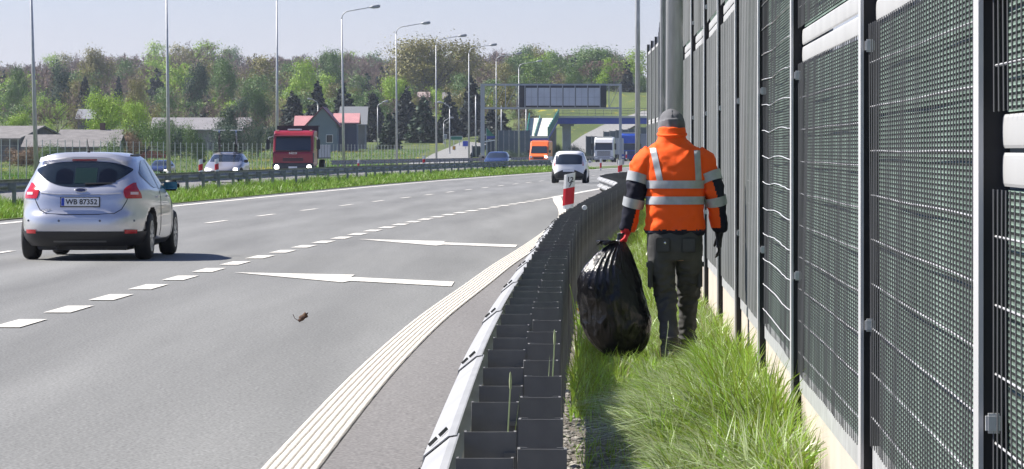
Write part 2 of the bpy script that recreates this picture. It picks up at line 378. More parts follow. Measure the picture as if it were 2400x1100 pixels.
# profiled edge line: grubby base with seven raised ridges
base_p = mat('worn_paint', (.53, .49, .43), .85, var=.3, scale=30)
el = ribbon('profiled_edge_line', lambda q: ED(q) - .135, lambda q: ED(q) + .135, -6, 129.5, .009, base_p, .75, parent=road)
ridge_p = mat('ridge_paint', (.66, .61, .53), .8, col2=(.45, .41, .35), scale=24, detail=8, pos=(.28, .5))
for k in range(7):
    off = -.118 + k * .0393; V = []; Q = []; i = 0
    for q in np.arange(-6, 129.5, .5):
        x = ED(q) + off; j = .0015 * math.sin(q * 7 + k * 2)
        V += [(x-.0148+j, q, .0095), (x-.010+j, q, .0155), (x+.010+j, q, .0155), (x+.0148+j, q, .0095)]
        if i: Q += [(4*(i-1)+n_, 4*(i-1)+n_+1, 4*i+n_+1, 4*i+n_) for n_ in range(3)]
        i += 1
    np_mesh('paint_ridge', V, Q, ridge_p, parent=el)
# crumbled tar along the edge of the asphalt
tar = mat('tar_edge', (.016, .015, .015), .9, bump=.5, bscale=60)
mb = MB()
for q in np.arange(8, 45, .035):
    for _ in range(2):
        x = RAIL(q) - .385 + random.gauss(0, .022) ; s = random.uniform(.008, .026); h = random.uniform(.006, .02)
        if mnoise.noise(Vector((q*.8, 3, 0))) < -.15: continue
        mb.add([(x-s, q-s*random.random()*1.6, .003), (x+s, q-s, .003), (x+s*.8, q+s*1.5, .003), (x-s*.9, q+s, .003), (x, q, h)], [(0,1,4),(1,2,4),(2,3,4),(3,0,4)])
o = mb.build('tar_crumbs', tar); o.parent = road; tag(o, kind='stuff')

# ------------------------------------------------------------------ guardrails
PROF = [(.0,.775),(-.018,.772),(-.080,.722),(-.084,.69),(-.060,.668),(-.010,.640),(-.004,.61),(-.010,.58),(-.060,.552),(-.084,.53),(-.080,.498),(-.018,.452),(.0,.447)]
NEAR = lambda q: RAIL(q) - .035 * smooth(34, 15, q)
def rail_section(name, fx, y0, y1, m, parent, seg=.5, over=.12, flare=.006, mirror=1):
    """one W-beam length, its near end lapped outside the next"""
    mb = MB(); loc = root_loc(parent); qs = list(np.arange(y0 - over, y1, seg)) + [y1]; n = len(PROF); T = .004
    for i, q in enumerate(qs):
        fl = flare * (1 - (q - qs[0]) / (y1 - qs[0]))
        for side in (0, 1):
            for (px, pz) in PROF:
                mb.v.append((fx(q) + mirror * (px - fl + side * T) - loc.x, q - loc.y, pz + fl * .6 - side * .001 - loc.z))
    for i in range(len(qs) - 1):
        a = i * 2 * n; b = a + 2 * n
        for j in range(n - 1):
            mb.f.append((a+j, a+j+1, b+j+1, b+j)); mb.f.append((a+n+j, b+n+j, b+n+j+1, a+n+j+1))
        mb.f.append((a, b, b+n, a+n)); mb.f.append((a+n-1, a+2*n-1, b+2*n-1, b+n-1))
    mb.f.append(tuple(list(range(n)) + list(range(2*n-1, n-1, -1)))); e = (len(qs)-1)*2*n
    mb.mi = [0] * len(mb.f)
    return mb.build(name, m, parent, smooth=False)

gr = empty('guardrail', (RAIL(12), 12, 0), 'galvanised steel guardrail curving from the foreground to the right of the road', 'guardrail')
rail_light = mat('rail_zinc', (.31, .312, .315), .6, .15, var=.07, scale=2.5, bump=.03, bscale=30)
slot_m = mat('bolt_dark', (.05, .05, .05), .6)
q = 2.4
while q < 200:
    s = rail_section('rail', NEAR, q, q + 4.0, rail_light, gr, seg=.5 if q < 90 else 1.0)
    if q < 70:
        loc = root_loc(gr)
        for k, dy in ((0, -.05), (1, .05)):
            yy = q + dy + .06; x = NEAR(yy) - .047 - .006; z = .7515 + .006
            MB().obox((x + (.012 if k else -.012) - loc.x, yy - loc.y, z - (-.009 if k else .009) + .004), (.008, .028, .0064), (-.0022, .003, -.002), (-.0028, 0, .0035)).build('bolt', slot_m, s)
    q += 4.0
# posts every metre: C-shaped post and the spacer that carries the beam
post_m = mat('post_zinc', (.155, .152, .146), .65, .1, var=.2, scale=7, bump=.05, bscale=20)
mb = MB(); H = .825; T = .006
mb.box(0, .112, 0, T, -.25, H); mb.box(0, T, T, .06, -.25, H); mb.box(.112 - T, .112, T, .06, -.25, H); mb.box(.112-.022, .112-T, .06-T, .06, -.25, H); mb.box(T, .022, .06-T, .06, -.25, H)
post_o = mb.build('post', post_m, gr)
mb = MB(); H2 = .80
mb.box(-.135, -.004, .004, .004 + T, .40, H2); mb.box(-.135, -.129, .01, .06, .40, H2); mb.box(-.010, -.004, .01, .05, .40, H2); mb.box(-.035, -.004, -.004, .003, .735, .748)
sp_o = mb.build('spacer', post_m, gr)
loc = gr.location; first = True
for i in range(0, 128):
    yy = 4.2 + i * 1.0; ang = -math.atan((RAIL(yy + .5) - RAIL(yy - .5)))
    for src in (post_o, sp_o):
        c = src if first else src.copy()
        if not first: COL.objects.link(c)
        c.location = (RAIL(yy) + .121 - loc.x, yy - loc.y, random.uniform(-.012, .006)); c.rotation_euler = (random.gauss(0, .006), random.gauss(0, .006), ang + random.gauss(0, .012))
    first = False
# round reflector on the rail
rp = MB().lathe([(0, -.012), (.024, -.012), (.027, 0), (.024, .012), (0, .012)], 18, 'Y').build('reflector', mat('reflector', (.85, .85, .85), .15, emit=None), gr, smooth=False)
pt = at(1370, 487, 43.5); rp.location = pt - loc

MED = lambda q: EL(q) - 3.0
mg = empty('guardrail', (MED(120), 120, 0), 'dull grey steel guardrail along the grassy median', 'guardrail')
q = 84.0
while q < 330:
    rail_section('rail', MED, q, q + 8.0, galv_dark, mg, seg=2.0); q += 8.0
mb = MB().box(0, .10, 0, .006, -.1, .70).box(0, .006, .006, .06, -.1, .70).box(.094, .10, .006, .06, -.1, .70).box(-.10, 0, .0, .05, .50, .70)
po = mb.build('post', galv_dark, mg); first = True
for i in range(61):
    yy = 84.5 + i * 4.0
    c = po if first else po.copy()
    if not first: COL.objects.link(c)
    first = False; c.location = (MED(yy) + .10 - mg.location.x, yy - mg.location.y, 0)
OUT = lambda q: EL(q) - 18.3
og = empty('guardrail', (OUT(300), 300, 0), 'distant grey guardrail on the outer side of the opposite road', 'guardrail')
q = 300.0
while q < 620:
    rail_section('rail', OUT, q, q + 16.0, galv_dark, og, seg=4.0); q += 16.0
po = MB().box(0, .10, 0, .06, -.1, .70).build('post', galv_dark, og); first = True
for i in range(80):
    yy = 302 + i * 4.0
    c = po if first else po.copy()
    if not first: COL.objects.link(c)
    first = False; c.location = (OUT(yy) + .10 - og.location.x, yy - og.location.y, 0)

# ------------------------------------------------------------------ noise barrier
def panel_material():
    m = bpy.data.materials.new('absorber'); m.use_nodes = True; nt = m.node_tree; N = nt.nodes; L = nt.links; b = N['Principled BSDF']
    tc = N.new('ShaderNodeTexCoord'); sp = N.new('ShaderNodeSeparateXYZ'); L.new(tc.outputs['Object'], sp.inputs[0])
    mp = N.new('ShaderNodeMapping'); mp.inputs['Scale'].default_value = (1, 1, .6); L.new(tc.outputs['Object'], mp.inputs[0])
    n1 = N.new('ShaderNodeTexNoise'); n1.inputs['Scale'].default_value = 2.2; n1.inputs['Detail'].default_value = 4; L.new(mp.outputs[0], n1.inputs[0])
    ma = N.new('ShaderNodeMath'); ma.operation = 'MULTIPLY'; ma.inputs[1].default_value = 2 * math.pi / .0145; L.new(sp.outputs['Z'], ma.inputs[0])
    sn = N.new('ShaderNodeMath'); sn.operation = 'SINE'; L.new(ma.outputs[0], sn.inputs[0])
    mr = N.new('ShaderNodeMapRange'); mr.inputs[1].default_value = -1; L.new(sn.outputs[0], mr.inputs[0])
    r = N.new('ShaderNodeValToRGB'); e = r.color_ramp.elements
    e[0].position = .35; e[0].color = (.08, .13, .10, 1); e[1].position = .68; e[1].color = (.18, .26, .215, 1); L.new(n1.outputs[0], r.inputs[0])
    mx = N.new('ShaderNodeMix'); mx.data_type = 'RGBA'; mx.blend_type = 'MULTIPLY'; mx.inputs['Factor'].default_value = .6
    L.new(r.outputs[0], mx.inputs['A']); L.new(mr.outputs[0], mx.inputs['B']); L.new(mx.outputs['Result'], b.inputs['Base Color'])
    bp = N.new('ShaderNodeBump'); bp.inputs['Strength'].default_value = .9; bp.inputs['Distance'].default_value = .006
    L.new(sn.outputs[0], bp.inputs['Height']); L.new(bp.outputs[0], b.inputs['Normal']); b.inputs['Roughness'].default_value = .8
    return m
absorber = panel_material()
wire_v = mat('wire_dark', (.10, .10, .105), .5, .2); wire_far = mat('wire_far_pale', (.24, .245, .24), .5, .1); wire_h = mat('wire_light', (.46, .46, .46), .45, .2)  # far bays get a paler copy: brightness from the viewing angle, put into colour
frame_l = mat('panel_profile', (.38, .38, .375), .55, .0, var=.05, scale=3)
wall_post = mat('wall_post', (.50, .50, .50), .5, .15, var=.06, scale=1.5)
gasket_shade = mat('gasket_shade', (.012, .012, .014), .7)  # near-black gasket filler, also paints the shade of the recess behind the flange
plinth_m = mat('plinth_concrete', (.50, .44, .375), .85, var=.07, scale=2.2, bump=.12, bscale=25, stretch=(1, 1, .4))
nb = empty('noise_barrier', (WALL(14), 14, 0), 'tall green noise barrier with wire mesh panels, steel posts and concrete plinth', 'noise barrier')
nloc = nb.location.copy()
WT = 5.0
# H-section post, flange facing the road; origin on the wall line
def hpost(top):
    mb = MB(); mb.box(-.05, -.039, -.07, .07, -.3, top); mb.box(-.039, .13, -.008, .008, -.3, top); mb.box(.13, .15, -.09, .09, -.3, top)
    mb.box(-.0375, .02, -.062, -.0095, -.3, top - .002, 1); mb.box(-.0375, .02, .0095, .062, -.3, top - .002, 1)
    return mb
near_post = hpost(WT + .28).build('post', [wall_post, gasket_shade], nb); first = True
clipm = MB().bbox(-.042, -.0, -.115, -.088, -.02, .02, .005)
for k, (py, px) in enumerate(WALLN):
    ang = -math.atan((WALL(py + 2) - WALL(py - 2)) / 4)
    c = near_post if first else near_post.copy()
    if not first: COL.objects.link(c)
    first = False
    c.location = (px - nloc.x, py - nloc.y, 0); c.rotation_euler = (0, 0, ang)
    if k < 9:
        for zz in (.9, 1.86, 2.9, 3.9): MB().bbox(-.036, .0, -.10, -.072, zz - .022, zz + .022, .006).build('clip', galv, c)
BAND = {0: 1.50, 1: 2.02, 2: 2.0, 3: 2.75, 4: 2.75, 5: 2.65, 6: 2.66, 7: 2.67, 8: 2.68}
for k in range(len(WALLN) - 1):
    (ya, xa), (yb, xb) = WALLN[k], WALLN[k+1]
    a = Vector((xa, ya + .03, 0)) - nloc; b = Vector((xb, yb - .03, 0)) - nloc
    d = (b - a); Ln = d.length; d.normalize(); nrm = Vector((-d.y, d.x, 0)); nrm = nrm if nrm.x < 0 else -nrm   # towards the road
    a = a + Vector((.002, 0, 0)); band = BAND.get(k, 2.5); z0 = .40 + (.05 if k == 1 else 0) + (.015 if k % 3 == 0 else 0)
    def slab(name, z_lo, z_hi, off, thick, m, parent, s0=0.0, s1=None, bev=0):
        s1 = Ln if s1 is None else s1; mb = MB(); c = a + d * (s0 + s1) / 2 + nrm * (off - thick / 2) + Vector((0, 0, (z_lo + z_hi) / 2))
        mb.obox(c, d * (s1 - s0) / 2, nrm * thick / 2, Vector((0, 0, (z_hi - z_lo) / 2))); return mb.build(name, m, parent)
    slab('plinth', -.3, z0 - .055, .004, .12, plinth_m, nb)
    pn = slab('absorber_panel', z0, band - .085, -.012, .10, absorber, nb)
    slab('bottom_profile', z0 - .05, z0 + .035, .012, .10, galv, pn)
    pu = slab('absorber_panel', band + .085, WT - .1, -.012, .10, absorber, nb)
    # the rounded pale profiles where the panels meet
    for zc, par in ((band - .042, pn), (band + .042, pu)):
        mb = MB(); n = 12; P = [a + d*.03 + nrm * (-.004 + .004 * max(0, math.sin(math.pi * i / (n-1)))**.35) + Vector((0, 0, zc - .037 + .074 * i / (n-1))) for i in range(n)]
        mb.prism(P, d * (Ln - .06)); mb.build('joint_profile', frame_l, par)
    slab('top_profile', WT - .1, WT, .012, .12, frame_l, pu)
    # wire mesh in front of the absorber
    for zlo, zhi, par in ((z0 + .035, band - .085, pn), (band + .085, WT - .1, pu)):
        mb = MB(); far = k > 9; nv = 48 if not far else 24
        rw = .0021 if not far else .003
        ph = random.random() * 6; wav = .009 if k == 3 else .005
        hz = [zlo + .10 + i * .152 for i in range(int((zhi - zlo - .12) / .152) + 1)]
        def surf(s, z): # gentle bulging of the mesh
            return .020 + wav * .5 * math.sin(s * 2.1 + ph + z * 1.7) + .0012 * math.sin(s * 9 + z * 4)
        for i in range(nv):
            s = .06 + (Ln - .12) * i / (nv - 1) + random.gauss(0, .0012); pz = [zlo, (zlo + zhi) / 2, zhi] if k > 4 else list(np.linspace(zlo, zhi, 6))
            pts = [a + d * (s + .002 * math.sin(z * 3 + i)) + nrm * surf(s, z) + Vector((0, 0, z)) for z in pz]
            mb.tube(pts, rw * (.6 if k == 3 else 1), 4, caps=False, mi=0)
        ns = 14 if k in (2, 3) else 8
        for z in hz:
            pts = []
            for i in range(ns + 1):
                s = .05 + (Ln - .10) * i / ns
                dz = (.008 * math.sin(s * 1.9 + z * 3 + ph) + random.gauss(0, .0012)) if k == 3 else .0016 * math.sin(s * 2 + z * 3 + ph)
                pts.append(a + d * s + nrm * (surf(s, z) + (.006 if k == 3 else -.005)) + Vector((0, 0, z + dz)))
            mb.tube(pts, .0032, 4, caps=False, mi=1)
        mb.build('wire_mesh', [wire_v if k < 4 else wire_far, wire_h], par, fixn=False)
# ------------------------------------------------------------------ street lamps
def lamp(loc, h=13.1, arm=3.1, r0=.10, r1=.045, label='', tilt=0.0, side=1, name='street_lamp', group='tall street lamps', rz=0.0):
    t = empty(name, loc, label, 'street lamp', group, rz)
    t.rotation_euler = (0, tilt, rz)
    hb = h - .95
    MB().tube([(0, 0, -.3), (0, 0, hb * .5), (0, 0, hb)], [r0, (r0 + r1) / 2, r1], 12).build('pole', pole_m, t, smooth=True)
    pts = [(0, 0, hb - .02)]
    for i in range(1, 7):
        a = i / 6 * R(80); rr = .62; pts.append((side * rr * (1 - math.cos(a)), 0, hb + rr * math.sin(a)))
    e = pts[-1]; pts.append((side * (arm - .85), 0, h - .06)); 
    MB().tube(pts, [r1] + [r1 * .9] * 6 + [r1 * .7], 8).build('arm', pole_m, t, smooth=True)
    hd = MB(); hd.tube([(side * (arm - .9), 0, h - .06), (side * (arm - .55), 0, h - .02), (side * (arm - .15), 0, h + .02), (side * arm, 0, h + .03)], [(.05, .04), (.06, .15), (.05, .16), (.02, .08)], 10)
    hd.build('lamp_head', mat('lamp_head', (.33, .34, .36), .4), t, smooth=True)
    MB().lathe([(0, 0), (r0 * 2.2, 0), (r0 * 2.2, .03), (r0 * 1.15, .05), (r0 * 1.1, .3), (r0, .32)], 12).build('base_flange', pole_m, t)
    return t
ordn = ['first', 'second', 'third', 'fourth', 'fifth', 'sixth', 'seventh', 'eighth', 'ninth']
for i, (u, Y) in enumerate([(86, 205), (396, 245), (650, 285), (806, 325), (930, 366), (1023, 407), (1099, 447), (1163, 487), (1216, 527)]):
    lamp((xat(u, Y), Y, ter(xat(u, Y), Y)), label=f'tall curved-arm street lamp, {ordn[i]} from the left in the row beyond the opposite road', tilt=[-.03, -.014, -.003, -.014, -.005, -.004, 0, 0, 0][i], group='street lamps along the opposite road', r0=.13 if i < 4 else .11)
lamp((xat(1581, 42), 42, 0), r0=.098, r1=.06, label='thick grey lamp pole right behind the head of the worker', group='lamp poles beside the noise barrier', side=-1)
lamp((xat(1552, 85), 85, 0), r0=.05, r1=.035, label='slim pale lamp pole immediately left of the thick lamp pole', group='lamp poles beside the noise barrier', side=-1)
lamp((xat(1494.5, 110), 110, 0), r0=.075, r1=.05, label='grey lamp pole standing free against the sky left of the noise barrier', group='lamp poles beside the noise barrier', side=-1)
for i, (u, vt, vb, Y, sd, lb) in enumerate([(885, 238, 350, 640, 1, 'short lamp with a bent arm in front of the dark firs beside the red-roofed house'),
        (745, 232, 350, 660, -1, 'small lamp pole rising in front of the gable of the red-roofed house'),
        (1040, 276, 348, 680, 1, 'short curved lamp beside the climbing side road'),
        (1054, 240, 372, 560, -1, 'thin lamp pole to the right of the short curved lamp by the side road')]):
    x = xat(u, Y); lamp((x, Y, ter(x, Y)), h=zat(vt, Y) - ter(x, Y), arm=1.7, r0=.10, r1=.06, label=lb, side=sd, group='village lamps')
for i, (u, vt, Y, lb) in enumerate([(795, 287, 600, 'leftmost of the three thin poles right of the red-roofed house'), (815, 287, 600, 'middle one of the three thin poles right of the red-roofed house'),
        (834, 287, 600, 'rightmost of the three thin poles right of the red-roofed house'), (1115, 225, 560, 'thin white mast just left of the gantry leg'),
        (1175, 250, 620, 'thin white post left of the sign bridge panel'), (1233, 255, 640, 'thin post behind the green ramp')]):
    x = xat(u, Y); zb = ter(x, Y); t = empty('pole', (x, Y, zb), lb, 'pole', 'thin poles in the distance'); h = zat(vt, Y) - zb
    MB().tube([(0, 0, -.3), (0, 0, h)], [.11, .07], 8).build('shaft', pole_m, t, smooth=True)
    MB().lathe([(0, h), (.10, h), (.10, h + .12), (0, h + .14)], 8).build('cap', pole_m, t)

# ------------------------------------------------------------------ delineator posts
def delineator(p, label, h=.44, w=.135, txt=False, tilt=0.03, rz=0.0):
    t = empty('delineator_post', p, label, 'delineator', 'red and white delineators', rz); t.rotation_euler = (0, tilt, rz)
    def prof(z0, z1, s0, s1, grow=0):
        hw = w / 2 + grow; n = 5
        P = [(-hw, -.02, z0 - s0), (-hw * .6, -.032 - grow, z0 - s0 * .6), (hw * .6, -.032 - grow, z0 + s0 * .6), (hw, -.02, z0 + s0)]
        Q = [(-hw, -.02, z1 - s1), (-hw * .6, -.032 - grow, z1 - s1 * .6), (hw * .6, -.032 - grow, z1 + s1 * .6), (hw, -.02, z1 + s1)]
        mb = MB(); B = lambda L_: [(x, .03 + grow, z) for (x, y_, z) in L_]
        vs = P + Q + B(P) + B(Q)
        fs = [(i, i+1, i+5, i+4) for i in range(3)] + [(8+i, 12+i, 13+i, 9+i) for i in range(3)] + [(i+4, i+5, i+13, i+12) for i in range(3)] + [(i, i+8, i+9, i+1) for i in range(3)] + [(0, 4, 12, 8), (3, 11, 15, 7)]
        mb.add(vs, fs); return mb
    prof(0, h, 0, .02).build('body', white_pl, t)
    prof(h * .13, h * .60, .018, .018, .002).build('red_band', red_refl, t)
    MB().box(-.02, .035, .0, .025, -.12, .02).build('bracket', galv_dark, t)
    if txt:
        tm = mat('marker_ink', (.03, .03, .035), .6)
        text_mesh('12', .085, tm, 'number', t, (.008, -.034, h * .83), (R(90), 0, 0), .001, bold=.002)
        text_mesh('7', .075, tm, 'number', t, (.012, -.034, h * .69), (R(90), 0, 0), .001, bold=.002)
    return t
delineator((xat(1331, 50), 50, .775), 'red and white delineator with black digits on the near guardrail', txt=True, tilt=.055)
delineator((xat(1453, 130), 130, .76), 'red and white delineator on the guardrail left of the worker shoulder', tilt=.02)
for (u, Y, lb) in [(478, 137, 'left one of the two red and white delineators before the silver car with bicycles'), (497, 141, 'right one of the two red and white delineators before the silver car with bicycles'),
                   (1021, 222, 'small red and white delineator on the median left of the blue car')]:
    delineator((MED(Y) + .02 if u != 478 else MED(Y), Y, .77), lb, h=.44, tilt=0)
delineator((xat(840, 300), 300, .1), 'small red and white delineator right of the red truck', h=.75, tilt=0)
delineator((xat(1408, 300), 300, .1), 'faint red and white delineator in front of the white lorry', h=.8, tilt=0)
delineator((xat(1468, 420), 420, .6), 'tiny red and white delineator in front of the blue lorry', h=.8, tilt=0)

# ------------------------------------------------------------------ cars
class Shell:
    """car body as a stack of rounded plan outlines; rows are (z, half width, rear y, front y)"""
    def __init__(s, rows, n_r=5.0, n_f=4.0):
        s.rows = rows; s.z0, s.z1 = rows[0][0], rows[-1][0]
        s.W = Spline([(r[0], r[1]) for r in rows]); s.YR = Spline([(r[0], r[2]) for r in rows]); s.YF = Spline([(r[0], r[3]) for r in rows])
        s.nr, s.nf = n_r, n_f
    def pt(s, th, z, off=0.0):
        w = max(.01, s.W(z)); yr, yf = s.YR(z), s.YF(z); c = (yr + yf) / 2; L = max(.01, (yf - yr) / 2)
        ct, st = math.cos(th), math.sin(th); n = s.nr if st < 0 else s.nf
        x = w * math.copysign(abs(ct) ** (2 / n), ct); yy = c + L * math.copysign(abs(st) ** (2 / n), st)
        p = Vector((x, yy, z))
        if off:
            e = 1e-3; n_ = (s.pt(th + e, z) - s.pt(th - e, z)).cross(s.pt(th, min(z + e, s.z1)) - s.pt(th, z - e))
            if n_.length > 1e-12: p += n_.normalized() * off
        return p
    def th_rear(s, x, z):
        w = s.W(z); f = max(-.9999, min(.9999, x / w)); return -math.acos(math.copysign(abs(f) ** (s.nr / 2), f))
    def th_front(s, x, z):
        w = s.W(z); f = max(-.9999, min(.9999, x / w)); return math.acos(math.copysign(abs(f) ** (s.nf / 2), f))
    def th_side(s, y, z, sgn):
        yr, yf = s.YR(z), s.YF(z); c = (yr + yf) / 2; L = (yf - yr) / 2; f = max(-.999, min(.999, (y - c) / L)); n = s.nr if f < 0 else s.nf
        a = math.asin(math.copysign(abs(f) ** (n / 2), f)); return a if sgn > 0 else math.pi - a
    def body(s, name, m, parent, nth=200, nz=56, arches=(), arch_m=None):
        # angular samples evenly spread along the outline
        zz = .55 * s.z0 + .45 * s.z1; fine = [s.pt(2 * math.pi * i / 2400, .6) for i in range(2401)]
        cum = [0]
        for i in range(2400): cum.append(cum[-1] + (fine[i+1] - fine[i]).length)
        ths = [2 * math.pi * float(np.interp(cum[-1] * i / nth, cum, range(2401))) / 2400 for i in range(nth)]
        zs = [s.z0 + (s.z1 - s.z0) * (1 - (1 - i / nz) ** 1.25) for i in range(nz + 1)]
        mb = MB(); rec = set()
        for z in zs:
            for th in ths:
                p = s.pt(th, z)
                for (ay, az, ar) in arches:
                    if (p.y - ay) ** 2 + (p.z - az) ** 2 < ar * ar and abs(p.x) > .5 * s.W(z):
                        p.x *= .80; rec.add(len(mb.v))
                mb.v.append(tuple(p))
        for i in range(nz):
            for j in range(nth):
                f = (i*nth+j, i*nth+(j+1)%nth, (i+1)*nth+(j+1)%nth, (i+1)*nth+j); mb.f.append(f); mb.mi.append(1 if any(k in rec for k in f) else 0)
        mb.f.append(tuple(range(nth))); mb.mi.append(1); mb.f.append(tuple(nz*nth+j for j in range(nth))); mb.mi.append(0)
        return mb.build(name, [m, arch_m or black_p], parent, smooth=True)
    def patch(s, name, m, parent, fa, fb, z0, z1, off=.006, na=14, nz=8):
        """surface patch between angles fa(z) and fb(z)"""
        mb = MB()
        for i in range(nz + 1):
            z = z0 + (z1 - z0) * i / nz; a, b = fa(z), fb(z)
            for j in range(na + 1): mb.v.append(tuple(s.pt(a + (b - a) * j / na, z, off)))
        for i in range(nz):
            for j in range(na): mb.f.append((i*(na+1)+j, i*(na+1)+j+1, (i+1)*(na+1)+j+1, (i+1)*(na+1)+j)); mb.mi.append(0)
        return mb.build(name, m, parent, smooth=True)
    def pane(s, name, m, parent, mode, us, lo, hi, off=.006, n=24, nz=8, sgn=1):
        """patch whose lower and upper edges are curves lo(u), hi(u); u is x (rear/front) or y (side)"""
        mb = MB(); f = {'rear': s.th_rear, 'front': s.th_front}.get(mode)
        for i in range(n + 1):
            u = us[0] + (us[1] - us[0]) * i / n
            for j in range(nz + 1):
                z = lo(u) + (hi(u) - lo(u)) * j / nz
                th = f(u, z) if f else s.th_side(u, z, sgn)
                mb.v.append(tuple(s.pt(th, z, off)))
        for i in range(n):
            for j in range(nz): mb.f.append((i*(nz+1)+j, i*(nz+1)+j+1, (i+1)*(nz+1)+j+1, (i+1)*(nz+1)+j)); mb.mi.append(0)
        return mb.build(name, m, parent, smooth=True)

def wheel(parent, x, y, r, w=.21, rim=rim_m, spokes=10):
    sg = 1 if x > 0 else -1
    t = MB().lathe([(r*.62, -w/2), (r*.9, -w/2), (r*.98, -w*.36), (r, -w*.2), (r, w*.2), (r*.98, w*.36), (r*.9, w/2), (r*.62, w/2)], 28, 'X', (x, y, r)).build('wheel', black_r, parent, smooth=True)
    mb = MB().lathe([(0, -.03), (r*.55, -.03), (r*.64, .0), (r*.66, .012)], 28, 'X', (x + sg*w*.42, y, r))
    mb = MB(); xo = x + sg * w * .44
    for k in range(spokes):
        a = 2 * math.pi * k / spokes; c = Vector((xo, y + r*.36*math.cos(a), r + r*.36*math.sin(a)))
        mb.obox(c, (.012, 0, 0), Vector((0, math.cos(a), math.sin(a))) * r * .3, Vector((0, -math.sin(a), math.cos(a))) * r * .06)
    mb.lathe([(r*.60, -.012), (r*.66, -.012), (r*.66, .014), (r*.60, .014), (r*.60, -.012)], 24, 'X', (xo, y, r)); mb.lathe([(0, .02), (r*.13, .016), (r*.15, -.02)], 12, 'X', (xo, y, r))
    mb.build('rim', rim, t)
    MB().lathe([(0, 0), (r*.60, 0)], 20, 'X', (xo - sg*.035, y, r)).build('brake_disc', black_p, t)
    return t

def heading(fx, y): return -math.atan((fx(y + 4) - fx(y - 4)) / 8)

def number_plate(parent, text, loc, rz, w=.52, h=.114):
    p = MB().bbox(-w/2, w/2, -.006, .006, -h/2, h/2, .004).build('number_plate', mat('plate_white', (.72, .73, .74), .35), parent); p.location = loc; p.rotation_euler = rz
    MB().box(-w/2 - .012, w/2 + .012, .0065, .012, -h/2 - .012, h/2 + .012).build('plate_holder', black_p, p)
    MB().box(-w/2 + .004, -w/2 + .046, -.009, -.0065, -h/2 + .004, h/2 - .004).build('plate_band', mat('plate_blue', (.01, .05, .4), .4), p)
    text_mesh(text, .098, mat('plate_ink', (.01, .01, .012), .5), 'plate_text', p, (.022, -.008, -.002), (R(90), 0, 0), .001, bold=.0018)
    return p

silver = mat('silver_paint', (.60, .60, .625), .30, .6, coat=.6)
